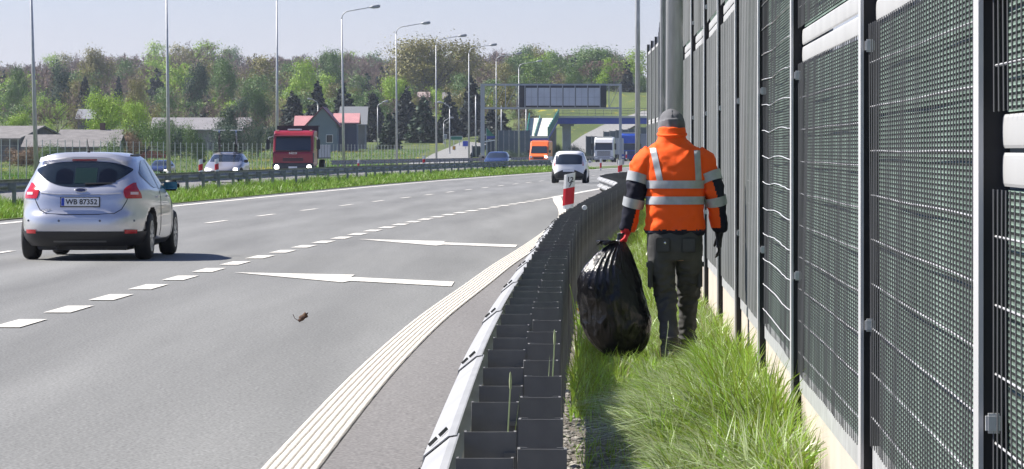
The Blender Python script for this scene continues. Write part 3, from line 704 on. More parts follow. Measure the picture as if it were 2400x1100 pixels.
# --- the silver hatchback
def hatchback():
    Y = 57.2; X = xat(208, 55.0) - .045
    t = empty('car', (X, Y, 0), 'silver five-door hatchback seen from behind in the near lane', 'car', rz=heading(WD, Y) + .006)
    S = Shell([(.20,.80,-2.05,2.0),(.28,.87,-2.12,2.12),(.40,.905,-2.175,2.17),(.52,.912,-2.185,2.18),(.60,.913,-2.17,2.16),(.68,.912,-2.125,2.08),(.76,.91,-2.10,1.93),(.84,.905,-2.085,1.65),(.90,.895,-2.065,1.38),(.95,.88,-2.045,1.12),(1.02,.845,-1.99,.95),(1.10,.805,-1.925,.80),(1.20,.755,-1.835,.60),(1.30,.705,-1.735,.40),(1.37,.665,-1.665,.22),(1.42,.61,-1.60,.05),(1.45,.52,-1.48,-.12),(1.472,.36,-1.22,-.42),(1.48,.14,-.9,-.6)], 4.6, 3.2)
    S.body('body', silver, t, arches=((-1.33, .33, .375), (1.32, .33, .375)))
    glass = mat('hatch_glass', (.012, .018, .024), .07, spec=.6)
    # rear window: lens shape with pointed corners
    hi = lambda x: 1.345 - .105 * (abs(x) / .66) ** 3.6; lo = lambda x: 1.0 + .225 * (abs(x) / .66) ** 2.9
    w = S.pane('rear_window', glass, t, 'rear', (-.655, .655), lo, hi, .006)
    # patches on the opaque glass: painted light of the window beyond, dark seat silhouettes
    S.pane('far_light_patch', mat('through_light_paint', (.012, .026, .022), .08), w, 'rear', (-.10, .20), lambda x: 1.045, lambda x: 1.255, .0095, 6, 4)
    for (a, b) in ((-.36, -.13), (.23, .46)):
        S.pane('seat_silhouette', mat('seat_dark', (.004, .005, .008), .08), w, 'rear', (a, b), lambda x: 1.04 + .25 * abs(x) ** 3, lambda x: 1.20 + .05 * math.sin(math.pi * (x - a) / (b - a)), .0095, 8, 4)
    S.pane('brake_light', red_lens, t, 'rear', (-.17, .17), lambda x: 1.352, lambda x: 1.372, .012, 8, 2)
    S.pane('spoiler', silver, t, 'rear', (-.60, .60), lambda x: 1.378 - .075 * (abs(x) / .62) ** 2.6, lambda x: 1.425 - .06 * (abs(x) / .62) ** 2.6, .05, 24, 4)
    for sg in (1, -1):
        fa = lambda z: S.th_rear(sg * (.575 + (.11 * max(0, (z - .96) / .095) ** 1.3 if z > .96 else .03 * ((.96 - z) / .11) ** 2)), z)
        base = R(-42) if sg > 0 else R(-138)
        fb = lambda z: base + (S.th_rear(sg * .715, z) - base) * (max(0, (z - .90) / .155) ** 1.3)
        tl = S.patch('tail_light', red_lens, t, fa, fb, .845, 1.055, .012, 14, 10)
        S.patch('reverse_lens', mat('clear_lens', (.75, .55, .55), .2), tl, lambda z: S.th_rear(sg * .66, z), lambda z: S.th_rear(sg * .75, z), .895, .93, .018, 6, 2)
        S.patch('reflector', red_lens, t, lambda z: S.th_rear(sg * .60, z), lambda z: (R(-50) if sg > 0 else R(-130)), .375, .425, .016, 8, 3)
    # black lower bumper wrapped round the back, lighter diffuser bar, sensors
    S.patch('bumper_lower', black_p, t, lambda z: R(-150), lambda z: R(-30), .205, .40, .010, 40, 6)
    S.pane('diffuser_trim', mat('trim_grey', (.10, .10, .10), .5), t, 'rear', (-.36, .36), lambda x: .262, lambda x: .285, .018, 10, 2)
    for x in (-.72, -.28, .28, .72):
        p = S.pt(S.th_rear(x, .545), .545, .004); MB().lathe([(0, -.006), (.016, -.006), (.014, .0), (0, .0)], 10, 'Y', p).build('parking_sensor', mat('sensor', (.12, .13, .16), .5), t)
    # tailgate seam
    mb = MB(); seam = [(-.66, .92), (-.615, .80), (-.56, .70), (-.47, .645), (-.25, .632), (0, .63), (.25, .632), (.47, .645), (.56, .70), (.615, .80), (.66, .92)]
    mb.tube([S.pt(S.th_rear(x, z), z, .002) for x, z in seam], .006, 5); mb.build('tailgate_seam', black_p, t)
    mb = MB(); mb.tube([S.pt(S.th_rear(x, .90 + .02*(x/.5)**2), .90 + .02*(x/.5)**2, .0) for x in np.linspace(-.55, .55, 12)], .010, 6); mb.build('tailgate_crease', silver, t)
    p = S.pt(S.th_rear(0, .955), .955, .012); em = MB().tube([p + Vector((0, .004, 0)), p - Vector((0, .006, 0))], [(.088, .036), (.082, .031)], 20).build('emblem', chrome, t)
    MB().tube([p - Vector((0, .0065, 0)), p - Vector((0, .009, 0))], [(.072, .025), (.068, .022)], 20).build('emblem_field', mat('emblem_blue', (.01, .025, .12), .2), em)
    number_plate(t, 'WB 87352', S.pt(S.th_rear(.0, .80), .80) + Vector((-.0, -.028, 0)), (R(-4), 0, 0))
    mb = MB(); p1 = S.pt(S.th_rear(.05, 1.035), 1.035, .018); p2 = S.pt(S.th_rear(.42, 1.045), 1.045, .018); mb.tube([p1, p2], [.016, .008], 6); mb.build('rear_wiper', black_p, t)
    text_mesh('FOCUS', .05, mat('badge', (.35, .36, .38), .3, .6), 'badge', t, S.pt(S.th_rear(-.47, .685), .685, .010), (R(86), 0, R(-3)), .002)
    # side glass, pillars, handles
    for sg in (1, -1):
        S.pane('side_window', glass, t, 'side', (-1.50, -.62), lambda y: .985 + .16 * max(0, (-1.0 - y) / .5) ** 1.5, lambda y: 1.365 - .17 * max(0, (-.9 - y) / .6) ** 1.6, .006, 14, 6, sg)
        S.pane('side_window', glass, t, 'side', (-.56, .78), lambda y: .965, lambda y: 1.372 - .33 * max(0, (y + .05) / .83) ** 1.25, .006, 14, 6, sg)
        for yh in (-.95, .12):
            p = S.pt(S.th_side(yh, .86, sg), .86, .015); MB().bbox(p.x - .015, p.x + .015, p.y - .10, p.y + .10, .845, .875, .008).build('door_handle', silver, t)
        for ys_ in (-.59, .72):
            MB().tube([S.pt(S.th_side(ys_ + .03 * (z - .6), z, sg), z, .001) for z in np.linspace(.32, .94, 8)], .005, 4).build('door_seam', black_p, t)
        m0 = S.pt(S.th_side(.62, 1.0, sg), 1.0); mi_ = MB().bbox(-.12, .12, -.05, .07, -.075, .075, .045).build('mirror', black_p, t, smooth=True); mi_.location = (m0.x + sg * .17, .66, 1.0)
        mg_ = MB().box(-.095, .095, -.058, -.052, -.05, .052).build('mirror_glass', mat('mirror_glass', (.08, .22, .26), .05, .6), mi_)
        MB().bar((m0.x - sg * .03, .66, .955), (m0.x + sg * .12, .67, .965), .05).build('mirror_arm', black_p, t)
        MB().tube([S.pt(S.th_side(yq, 1.425, sg), 1.425, .012) for yq in np.linspace(-1.30, -.15, 9)], .012, 6).build('roof_strip', black_p, t)
        S.patch('sill', black_p, t, lambda z: S.th_side(-.93, z, sg), lambda z: S.th_side(.93, z, sg), .205, .27, .008, 10, 2)
        for yw in (-1.33, 1.32): wheel(t, sg * .775, yw, .325, .215)
    S.pane('windscreen', glass, t, 'front', (-.62, .62), lambda x: 1.0, lambda x: 1.37, .006, 16, 8)
    MB().tube([(0, -1.28, 1.455), (0, -1.30, 1.50), (0, -1.45, 1.66)], [.028, .012, .004], 8).build('antenna', black_p, t)
    MB().bbox(-.62, .62, -1.9, 1.7, .14, .215, .02).build('underbody', black_p, t)
    MB().tube([(-.35, -1.6, .19), (-.35, -2.02, .20)], .03, 8).build('exhaust', black_p, t)
    return t
hatchback()

white_c = mat('white_paint', (.72, .72, .71), .3, coat=.5)
def small_white():
    Y = 187.0; t = empty('car', (xat(1339.5, 184), Y, 0), 'small white hatchback far ahead seen from behind', 'car', rz=heading(WD, Y) + .012)
    S = Shell([(.20,.74,-1.72,1.7),(.30,.79,-1.78,1.78),(.45,.81,-1.80,1.80),(.62,.812,-1.79,1.75),(.75,.808,-1.76,1.6),(.90,.795,-1.72,1.25),(1.0,.77,-1.67,1.0),(1.15,.72,-1.58,.75),(1.30,.66,-1.48,.5),(1.40,.60,-1.40,.25),(1.45,.50,-1.28,.0),(1.475,.33,-1.0,-.3),(1.48,.1,-.8,-.5)], 4.2, 3.2)
    S.body('body', white_c, t, 130, 40, arches=((-1.2, .31, .34), (1.2, .31, .34)))
    S.pane('rear_window', glass_m, t, 'rear', (-.60, .60), lambda x: .86 + .05 * abs(x) ** 3, lambda x: 1.33 - .10 * abs(x / .6) ** 4, .006, 16, 6)
    for sg in (1, -1):
        S.patch('tail_light', red_lens, t, lambda z: S.th_rear(sg * .625, z), lambda z: R(-48) if sg > 0 else R(-132), .80, 1.12, .012, 8, 6)
        S.pane('side_window', glass_m, t, 'side', (-1.2, .75), lambda y: .96, lambda y: 1.36 - .32 * max(0, (y + .1) / .85) ** 1.3, .006, 12, 5, sg)
        for yw in (-1.2, 1.2): wheel(t, sg * .70, yw, .30, .2)
        MB().bbox(sg*.86-.09, sg*.86+.09, .55, .66, .92, 1.05, .03).build('mirror', white_c, t)
    S.pane('bumper_lower', black_p, t, 'rear', (-.72, .72), lambda x: .21, lambda x: .64 - .26 * abs(x / .72) ** 2, .010, 18, 6)
    pl = MB().box(-.26, .26, -.006, .006, -.055, .055).build('number_plate', mat('plate_white', (.7, .7, .7), .4), t); pl.location = S.pt(S.th_rear(0, .58), .58, .02)
    MB().bbox(-.55, .55, -1.5, 1.5, .14, .22, .02).build('underbody', black_p, t)
    MB().tube([(0, -1.0, 1.46), (0, -1.15, 1.58)], [.012, .004], 6).build('antenna', black_p, t)
small_white()

def oncoming(u, Y, label, paint, rows, hl_z, wide=.66, fx=None, u_is_x=False):
    t = empty('car', (xat(u, Y), Y, 0), label, 'car', rz=math.pi + heading(EL, Y))
    S = Shell(rows, 4.2, 3.6); L = rows[2][3]
    S.body('body', paint, t, 130, 40, arches=((-1.35, .32, .36), (1.35, .32, .36)))
    S.pane('windscreen', glass_m, t, 'front', (-.68, .68), lambda x: .97, lambda x: 1.31 - .03 * x * x, .008, 16, 6)
    for sg in (1, -1):
        S.pane('side_window', glass_m, t, 'side', (-1.3, .55), lambda y: .97, lambda y: 1.32 - .28 * max(0, (y + .2) / .75) ** 1.3, .006, 12, 5, sg)
        hl = S.patch('headlight', lamp_on, t, lambda z: S.th_front(sg * (wide - .07), z), lambda z: S.th_front(sg * (wide + .08), z), hl_z - .05, hl_z + .05, .014, 6, 4)
        for yw in (-1.35, 1.35): wheel(t, sg * .80, yw, .32, .2)
        mi_ = MB().bbox(-.1, .1, -.06, .06, -.07, .07, .03).build('mirror', black_p, t); mi_.location = (sg * 1.0, .75, 1.0)
    S.pane('grille', black_p, t, 'front', (-.42, .42), lambda x: .36, lambda x: .56, .012, 10, 4)
    S.pane('bumper_lower', black_p, t, 'front', (-.7, .7), lambda x: .21, lambda x: .29, .012, 10, 3)
    pl = MB().box(-.26, .26, -.006, .006, -.055, .055).build('number_plate', mat('plate_white', (.7, .7, .7), .4), t); pl.location = S.pt(S.th_front(0, .42), .42, .025)
    MB().bbox(-.6, .6, -1.8, 1.8, .14, .22, .02).build('underbody', black_p, t)
    return t, S
SALOON = [(.20,.80,-2.2,2.15),(.30,.88,-2.28,2.26),(.45,.91,-2.30,2.30),(.60,.912,-2.28,2.27),(.72,.908,-2.25,2.1),(.82,.90,-2.2,1.75),(.92,.88,-2.1,1.3),(1.0,.84,-1.95,1.0),(1.12,.78,-1.75,.75),(1.25,.71,-1.5,.45),(1.34,.65,-1.3,.2),(1.39,.55,-1.1,-.05),(1.42,.36,-.8,-.3),(1.43,.1,-.6,-.5)]
blue_c = mat('dark_blue_paint', (.018, .028, .085), .25, .3, coat=.6)
oncoming(1166, 300, 'dark blue car coming towards the camera with headlights on', blue_c, SALOON, .60)
est, ES = oncoming(532, 190, 'silver estate car carrying two bicycles on its roof', mat('warm_silver', (.34, .33, .345), .32, .4, coat=.5), SALOON, .62)
fc, _ = oncoming(379, 330, 'dark car with headlights half hidden beside the second street lamp', blue_c, SALOON, .60); fc.location.z = ter(fc.location.x, 330) + .02
for sg in (1, -1):
    MB().tube([ES.pt(ES.th_side(yq, 1.36, sg), 1.36, .03) for yq in np.linspace(-1.1, .1, 5)], .02, 6).build('roof_rail', black_p, est)
for yq in (-.8, -.1): MB().bar((-.66, yq, 1.44), (.66, yq, 1.44), .05, .035).build('roof_bar', black_p, est)
# bicycles upright on the roof bars
def bicycle(x, label, tint):
    b = empty('bicycle', (0, 0, 0), label, 'bicycle', 'bicycles on the roof rack'); b.location = est.matrix_basis @ Vector((x, -.45, 1.47)); b.rotation_euler = (0, 0, est.rotation_euler.z + .10)
    fm = mat('bike_' + tint, {'dark': (.03, .03, .035), 'grey': (.35, .35, .36)}[tint], .4)
    for yw in (-.52, .52):
        w_ = MB()
        for k in range(24):
            a0, a1 = 2*math.pi*k/24, 2*math.pi*(k+1)/24; w_.bar((0, yw + .34*math.cos(a0), .35 + .34*math.sin(a0)), (0, yw + .34*math.cos(a1), .35 + .34*math.sin(a1)), .045)
        wo = w_.build('wheel', black_r, b); sp = MB()
        for k in range(10): a0 = math.pi*k/10; sp.bar((0, yw - .33*math.cos(a0), .35 - .33*math.sin(a0)), (0, yw + .33*math.cos(a0), .35 + .33*math.sin(a0)), .006)
        sp.build('spokes', rim_m, wo)
    fr = MB(); A = (0, -.52, .35); Bk = (0, -.05, .32); Sx = (0, -.16, .80); Hd = (0, .38, .86); Fr = (0, .52, .35)
    for p, q_ in ((A, Bk), (Bk, Sx), (A, Sx), (Bk, (0, .40, .72)), (Sx, Hd), (Hd, Fr)): fr.bar(p, q_, .045)
    fr.build('frame', fm, b)
    MB().bar((-.28, .36, .98), (.28, .36, .98), .035).bar(Hd, (0, .36, .98), .035).build('handlebar', chrome, b)
    MB().bbox(-.07, .07, -.32, -.06, .88, .93, .02).bar(Sx, (0, -.19, .9), .03).build('saddle', black_p, b)
    MB().bar((-.12, -.05, .24), (.12, -.05, .40), .03).build('crank', chrome, b)
bicycle(.42, 'dark bicycle upright on the left of the silver car roof in the picture', 'dark')
bicycle(-.38, 'bicycle with pale fork upright on the right of the silver car roof in the picture', 'grey')

# --- the red lorry with an open bed
def lorry():
    Y = 243.0; t = empty('truck', (xat(687, Y), Y, 0), 'red flatbed lorry with headlights on coming towards the camera', 'truck', rz=math.pi + heading(EL, Y) + .0)
    red = mat('truck_red', (.27, .011, .024), .35, coat=.4, var=.1, scale=1.2); dk = mat('truck_dark', (.02, .022, .028), .55)
    # local +Y is the direction of travel; the front of the cab is at y=+0
    cab = MB(); n = 7
    prof = [(0, .55), (.06, .75), (.05, 1.35), (-.02, 1.45), (-.22, 2.40), (-.38, 2.62), (-.62, 2.70), (-1.9, 2.70), (-1.9, .55)]
    P = [(-1.22, a, z) for a, z in prof]; cab.prism(P, (2.44, 0, 0)); c = cab.build('cab', red, t)
    bv = c.modifiers.new('bevel', 'BEVEL'); bv.width = .09; bv.segments = 3; bv.limit_method = 'ANGLE'
    MB().prism([(-1.07, -.005, 1.50), (1.07, -.005, 1.50), (1.04, -.205, 2.36), (-1.04, -.205, 2.36)], (0, .02, .004)).build('windscreen', glass_m, t)
    MB().bar((-1.05, .0, 1.46), (1.05, .0, 1.46), .05, .05).build('wiper_panel', dk, t)
    MB().prism([(-1.1, -.20, 2.40), (1.1, -.20, 2.40), (1.1, .10, 2.34), (-1.1, .10, 2.34)], (0, 0, .03)).build('sun_visor', mat('visor', (.10, .01, .015), .3), t)
    text_mesh('IVECO', .17, chrome, 'badge', t, (.0, .065, 1.33), (R(90), 0, R(180)), .01, bold=.004)
    g = MB()
    for zz in (.86, .93, 1.0): g.box(-.62, .62, .058, .075, zz, zz + .045)
    g.build('grille', dk, t)
    g = MB()
    for k in range(12): g.box(-.55 + k * .095, -.50 + k * .095, .056, .07, 1.07, 1.095)
    g.build('vent_slots', mat('vent_light', (.45, .10, .11), .5), t)
    MB().bbox(-1.24, 1.24, -.3, .16, .38, .74, .05).build('bumper', mat('bumper_dark', (.04, .045, .055), .5), t)
    for sg in (1, -1):
        MB().lathe([(0, .19), (.10, .185), (.14, .16), (.15, .05)], 18, 'Y', (sg * .98, 0, .50)).build('headlight', lamp_on, t)
        MB().box(sg * 1.16 - .07, sg * 1.16 + .07, -.25, .02, .78, 1.35).build('corner_vent', dk, t)
        MB().bar((sg * 1.2, -.25, 2.35), (sg * 1.48, .02, 2.28), .04).bar((sg * 1.48, .02, 2.28), (sg * 1.48, .02, 1.60), .035).build('mirror_arm', chrome, t)
        MB().bbox(sg * 1.52 - .11, sg * 1.52 + .11, -.08, .04, 1.55, 2.18, .04).build('mirror', dk, t)
        MB().prism([(sg * 1.222, -.25, 1.5), (sg * 1.222, -1.2, 1.5), (sg * 1.222, -1.2, 2.35), (sg * 1.222, -.42, 2.35)], (sg * .012, 0, 0)).build('side_window', glass_m, t)
        for yw in (-1.15, -5.6): wheel(t, sg * 1.02, yw, .48, .3, spokes=6)
        MB().box(sg * 1.25, sg * 1.21, -2.15, -7.8, 1.08, 1.85).build('bed_side', mat('bed_grey', (.42, .43, .45), .5, .2, var=.15, scale=2), t)
        for k in range(5): MB().box(sg * 1.262, sg * 1.252, -2.3 - k * 1.3, -2.24 - k * 1.3, 1.08, 1.85).build('bed_stake', dk, t)
        MB().bbox(sg * .72 - .2, sg * .72 + .2, -2.0, -2.75, .55, .98, .04).build('fuel_tank', chrome, t)
    MB().box(-1.05, -.55, .17, .172, .42, .52).build('fog_trim', dk, t)
    MB().box(-.26, .26, .165, .175, .43, .54).build('number_plate', mat('plate_white', (.7, .7, .7), .4), t)
    MB().box(-1.26, 1.26, -2.08, -2.0, 1.0, 3.0).box(-1.26, 1.26, -2.7, -2.09, 2.94, 3.0).build('headboard', dk, t)
    MB().box(-1.25, 1.25, -7.85, -2.1, 1.0, 1.075).build('bed_floor', dk, t)
    MB().box(-.45, -.3, -7.8, -.4, .62, .98).box(.3, .45, -7.8, -.4, .62, .98).build('chassis', dk, t)
    MB().bbox(-.42, .42, -.9, -.55, 2.705, 2.80, .02).build('roof_sign', white_pl, t)
    for x in (-1.0, 1.0): MB().bbox(x - .08, x + .08, -.56, -.45, 2.66, 2.74, .02).build('marker_lamp', mat('marker_amber', (.8, .6, .4), .3), t)
lorry()

# --- orange high-roofed van
def van():
    Y = 412.0; t = empty('van', (xat(1262, Y), Y, 0), 'orange high-roofed van with white lower corners coming towards the camera', 'van', rz=math.pi + heading(EL, Y))
    org = mat('van_orange', (.85, .16, .03), .4, coat=.3)
    prof = [(0, .35), (.05, .6), (.0, 1.0), (-.55, 1.18), (-1.15, 1.95), (-1.45, 2.38), (-1.8, 2.48), (-5.3, 2.48), (-5.4, 2.3), (-5.4, .35)]
    c = MB().prism([(-.96, a, z) for a, z in prof], (1.92, 0, 0)).build('body', org, t)
    bv = c.modifiers.new('bevel', 'BEVEL'); bv.width = .14; bv.segments = 3; bv.limit_method = 'ANGLE'; bv.angle_limit = R(45)
    MB().prism([(-.84, -.56, 1.22), (.84, -.56, 1.22), (.76, -1.10, 1.92), (-.76, -1.10, 1.92)], (0, .02, .025)).build('windscreen', glass_m, t)
    MB().box(-.5, .5, .02, .07, .62, .80).build('grille', black_p, t)
    MB().bbox(-.97, .97, -.25, .10, .28, .55, .04).build('bumper', white_pl, t)
    for sg in (1, -1):
        MB().bbox(sg * .76 - .14, sg * .76 + .14, -.1, .055, .72, .95, .04).build('headlight', lamp_on if sg < 0 else white_pl, t)
        MB().bbox(sg * 1.10 - .09, sg * 1.10 + .09, -.95, -.85, 1.25, 1.55, .03).build('mirror', black_p, t)
        for yw in (-.95, -4.3): wheel(t, sg * .84, yw, .34, .22)
        MB().prism([(sg * .962, -.85, 1.3), (sg * .962, -1.8, 1.3), (sg * .962, -1.8, 1.9), (sg * .962, -1.25, 1.9)], (sg * .008, 0, 0)).build('side_window', glass_m, t)
        MB().box(sg * .955, sg * .972, -5.2, -.3, .36, .9).build('side_panel', white_pl, t)
    MB().bbox(-.8, .8, -2.1, -1.9, 2.47, 2.56, .02).build('roof_light', mat('roof_lamp', (.8, .5, .4), .3), t)
van()

def far_lorry(u, Y, label, m, h, top_m):
    t = empty('truck', (xat(u, Y), Y, 0), label, 'truck', rz=math.pi + heading(EL, Y))
    prof = [(0, .5), (.05, .8), (.03, 1.5), (-.1, 2.5), (-.3, h - .3), (-.7, h), (-2.1, h), (-2.1, .5)]
    c = MB().prism([(-1.23, a, z) for a, z in prof], (2.46, 0, 0)).build('cab', m, t)
    bv = c.modifiers.new('bevel', 'BEVEL'); bv.width = .12; bv.segments = 2; bv.limit_method = 'ANGLE'
    MB().prism([(-1.1, .035, 1.55), (1.1, .035, 1.55), (1.06, -.09, 2.42), (-1.06, -.09, 2.42)], (0, .02, 0)).build('windscreen', glass_m, t)
    MB().prism([(-1.1, .03, 2.46), (1.1, .03, 2.46), (1.1, .28, 2.40), (-1.1, .28, 2.40)], (0, 0, .03)).build('sun_visor', black_p, t)
    g = MB()
    for k in range(4): g.box(-.85, .85, .04, .075, .85 + k * .15, .93 + k * .15)
    g.build('grille', black_p, t)
    MB().bbox(-1.25, 1.25, -.3, .14, .32, .76, .05).build('bumper', top_m, t)
    for sg in (1, -1):
        MB().bbox(sg * .95 - .18, sg * .95 + .18, .05, .16, .5, .68, .02).build('headlight', white_pl, t)
        MB().bbox(sg * 1.48 - .12, sg * 1.48 + .12, -.15, -.02, 1.6, 2.4, .03).build('mirror', black_p, t)
        for yw in (-1.3, -5.0, -11, -12.3): wheel(t, sg * 1.02, yw, .5, .32, spokes=6)
    MB().bbox(-1.27, 1.27, -14.5, -2.5, 1.0, h - .05 if h > 3.5 else h - .1, .05).build('trailer', top_m, t)
    MB().box(-.45, .45, -14, -.5, .6, .98).build('chassis', black_p, t)
    MB().bar((-1.0, -.6, h + .02), (1.0, -.6, h + .02), .1).build('roof_lamps', mat('roof_lamps', (.75, .72, .6), .3), t)
far_lorry(1415, 516, 'white lorry cab coming from under the blue bridge', white_c, 3.2, mat('trailer_grey', (.35, .37, .40), .5))
far_lorry(1476, 560, 'tall blue lorry beside the white lorry partly hidden by a lamp pole', mat('lorry_blue', (.012, .06, .36), .35, coat=.3), 3.9, mat('lorry_blue2', (.02, .05, .22), .4))

# ------------------------------------------------------------------ sign gantry
def gantry():
    Y = 430.0; xl, xr = xat(1131, Y), xat(1454, Y); zt, zb = zat(199, Y), zat(254, Y)
    steel = mat('gantry_steel', (.36, .39, .42), .5, .3)
    t = empty('sign_gantry', (xl, Y, 0), 'steel sign gantry spanning the opposite road, seen from the back', 'gantry')
    W = lambda mb, n, m, p=t: mb.build(n, m, p, world=True)
    W(MB().box(xl - .22, xl + .22, Y - .2, Y + .2, .9, zt + .1), 'leg', steel); W(MB().box(xr - .14, xr + .14, Y - .2, Y + .2, .3, zt + .1), 'leg', steel)
    W(MB().bbox(xl - .4, xl + .4, Y - .5, Y + .5, -.2, 1.0, .05), 'footing', concrete); W(MB().bbox(xr - .4, xr + .4, Y - .5, Y + .5, -.2, .6, .05), 'footing', concrete)
    for z in (zt, zb):
        for dy in (-.35, .35): W(MB().box(xl, xr, Y + dy - .05, Y + dy + .05, z - .10, z + .10), 'chord', steel)
    n = 12
    for i in range(n + 1):
        x = xl + (xr - xl) * i / n; W(MB().box(x - .04, x + .04, Y - .38, Y - .32, zb, zt), 'strut', steel)
        if i < n: W(MB().bar((x, Y + .3, zb), (x + (xr - xl) / n, Y + .3, zt), .05), 'diagonal', steel)
    s0, s1 = xat(1217, Y), xat(1421, Y); z1, z0 = zat(201, Y), zat(252, Y)
    t2 = W(MB().box(s0, s1, Y - .62, Y - .50, z0, z1), 'sign_back', mat('sign_back_dark', (.035, .04, .05), .5))
    pan = mat('sign_panel', (.46, .50, .56), .5, .2, var=.06, scale=1)
    w = (s1 - s0 - 1.4) / 6
    for k in range(6):
        a = s0 + .65 + k * (w + .02); W(MB().box(a + .05, a + w - .05, Y - .68, Y - .625, z0 + .18, z1 - .25), 'panel', pan, t2)
        W(MB().box(a + w * .5 - .02, a + w * .5 + .02, Y - .72, Y - .685, z0 + .18, z1 - .25), 'panel_rib', mat('rib', (.33, .36, .41), .5), t2)
        W(MB().box(a + .05, a + w - .05, Y - .70, Y - .685, z0 + 1.05, z0 + 1.09), 'panel_rib', MATS['rib'], t2)
    for k in range(7):
        a = s0 + .6 + k * (w + .02); W(MB().box(a - .04, a + .04, Y - .75, Y - .63, z0 - .1, z1 + .1), 'bracket', steel, t2)
gantry()

# ------------------------------------------------------------------ blue bridge with its ramp
def bridge():
    Y = 650.0; blue = mat('bridge_blue', (.03, .075, .42), .5, var=.08, scale=.3); pier = mat('pier_concrete', (.30, .32, .34), .8, var=.1, scale=.8)
    t = empty('footbridge', (xat(1327, Y), Y, 0), 'dark blue bridge deck on concrete piers crossing the road', 'bridge')
    W = lambda mb, n, m, p=t: mb.build(n, m, p, world=True)
    x0, x1 = xat(1300, Y), xat(1800, Y); zt, zb = zat(277, Y), zat(291, Y)
    W(MB().box(x0, x1, Y - 2, Y + 2, zb, zt), 'deck', blue)
    W(MB().box(x0, x1, Y - 2.15, Y - 1.9, zt + .002, zt + .30), 'kerb', mat('kerb_pale', (.55, .55, .52), .8)); W(MB().box(x0, x1, Y + 1.9, Y + 2.1, zt + .002, zt + .30), 'kerb', MATS['kerb_pale'])
    r = MB(); x = x0
    while x < x1: r.box(x - .025, x + .025, Y - 2.05, Y - 2.0, zt + .3, zt + 1.5); x += 1.3
    W(r, 'railing_posts', galv_dark)
    for zz in (.75, 1.15, 1.5): W(MB().box(x0, x1, Y - 2.04, Y - 2.0, zt + zz - .03, zt + zz + .03), 'rail', galv_dark)
    W(MB().box(xat(1318, Y), xat(1338, Y), Y - .7, Y + .7, -.2, zb - .35), 'pier', pier); W(MB().box(xat(1312, Y), xat(1345, Y), Y - 1.2, Y + 1.2, zb - .35, zb - .003), 'pier_head', pier)
    W(MB().box(xat(1700, Y), xat(1720, Y), Y - .7, Y + .7, -.2, zb), 'pier', pier)
    # ramp descending towards the camera with green side screens
    Ya, Yb = 648.0, 618.0; za, zc = zat(277, Ya), zat(319, Yb)
    L0, L1 = xat(1240, Ya), xat(1308, Ya); N0, N1 = xat(1234, Yb), xat(1284, Yb)
    rp = empty('ramp', (N0, Yb, 0), 'pale ramp with green side screens descending from the blue bridge', 'ramp'); 
    P = [Vector((N0, Yb, zc)), Vector((N1, Yb, zc)), Vector((L1, Ya, za)), Vector((L0, Ya, za))]
    W(MB().prism(P, (0, 0, -.35)), 'slab', mat('ramp_pale', (.62, .58, .50), .8, var=.05, scale=.6), rp)
    W(MB().prism([p + Vector((0, 0, -.36)) for p in P], (0, 0, -.45)), 'girder', blue, rp)
    grn = mat('screen_green', (.02, .20, .15), .5); dgr = mat('screen_frame', (.12, .30, .24), .5)
    for a, b, hgt in ((P[0], P[3], .75), (P[1], P[2], 1.3)):
        W(MB().prism([a + Vector((0, 0, .01)), b + Vector((0, 0, .01)), b + Vector((0, 0, hgt)), a + Vector((0, 0, hgt))], (.12, 0, 0)), 'side_screen', grn, rp)
        for k in range(9):
            p = a.lerp(b, k / 8); W(MB().box(p.x - .05, p.x + .17, p.y - .05, p.y + .05, p.z, p.z + hgt + .1), 'screen_post', dgr, rp)
    m0 = P[0].lerp(P[1], .36); m1 = P[3].lerp(P[2], .36)
    W(MB().prism([m0, m1, m1 + Vector((0, 0, .4)), m0 + Vector((0, 0, .4))], (.1, 0, 0)), 'handrail', dgr, rp)
    W(MB().box(xat(1243, 622), xat(1278, 622), 621, 623, -.2, zc - .83), 'support_wall', concrete, rp)
    W(MB().tube([(xat(1293, 640), 640, -.2), (xat(1293, 640), 640, zat(300, 640))], .75, 14), 'support_column', mat('brown_concrete', (.22, .20, .18), .8), rp)
bridge()

# grey-blue barrier walls beside the far road
def panel_wall(name, u0, u1, vt, vb, Y, label, m, n, tilt=0, cat='wall', zb=None):
    x0, x1 = xat(u0, Y), xat(u1, Y); z0 = ter((x0+x1)/2, Y) - .3 if zb is None else zb; z1 = zat(vt, Y)
    t = empty(name, (x0, Y, z0), label, cat); w = (x1 - x0) / n
    for k in range(n):
        MB().box(k * w + .03, (k + 1) * w - .03, 0, .15, 0, z1 - z0 + tilt * k).build('panel', m, t); MB().box(k * w - .08, k * w + .08, -.05, .2, 0, z1 - z0 + tilt * k + .1).build('post', galv_dark, t)
    return t
gb = mat('barrier_greyblue', (.10, .125, .155), .6, var=.1, scale=.7); gd = mat('barrier_dark', (.045, .06, .075), .6, var=.1, scale=.7)
panel_wall('noise_wall', 1168, 1243, 306, 378, 600, 'grey-blue noise wall behind the orange van', gb, 6, -.0)
panel_wall('noise_wall', 1142, 1168, 330, 378, 596, 'low dark noise wall left of the grey-blue wall', gd, 3)
panel_wall('noise_wall', 1107, 1126, 343, 378, 560, 'dark green equipment wall left of the gantry leg', mat('dark_teal', (.02, .04, .04), .6), 2)
panel_wall('noise_wall', 1374, 1400, 320, 360, 640, 'small dark blue wall behind the white lorry', gd, 2)
panel_wall('noise_wall', 1415, 1530, 309, 345, 668, 'long dark grey wall under the blue bridge', gb, 8, .12)
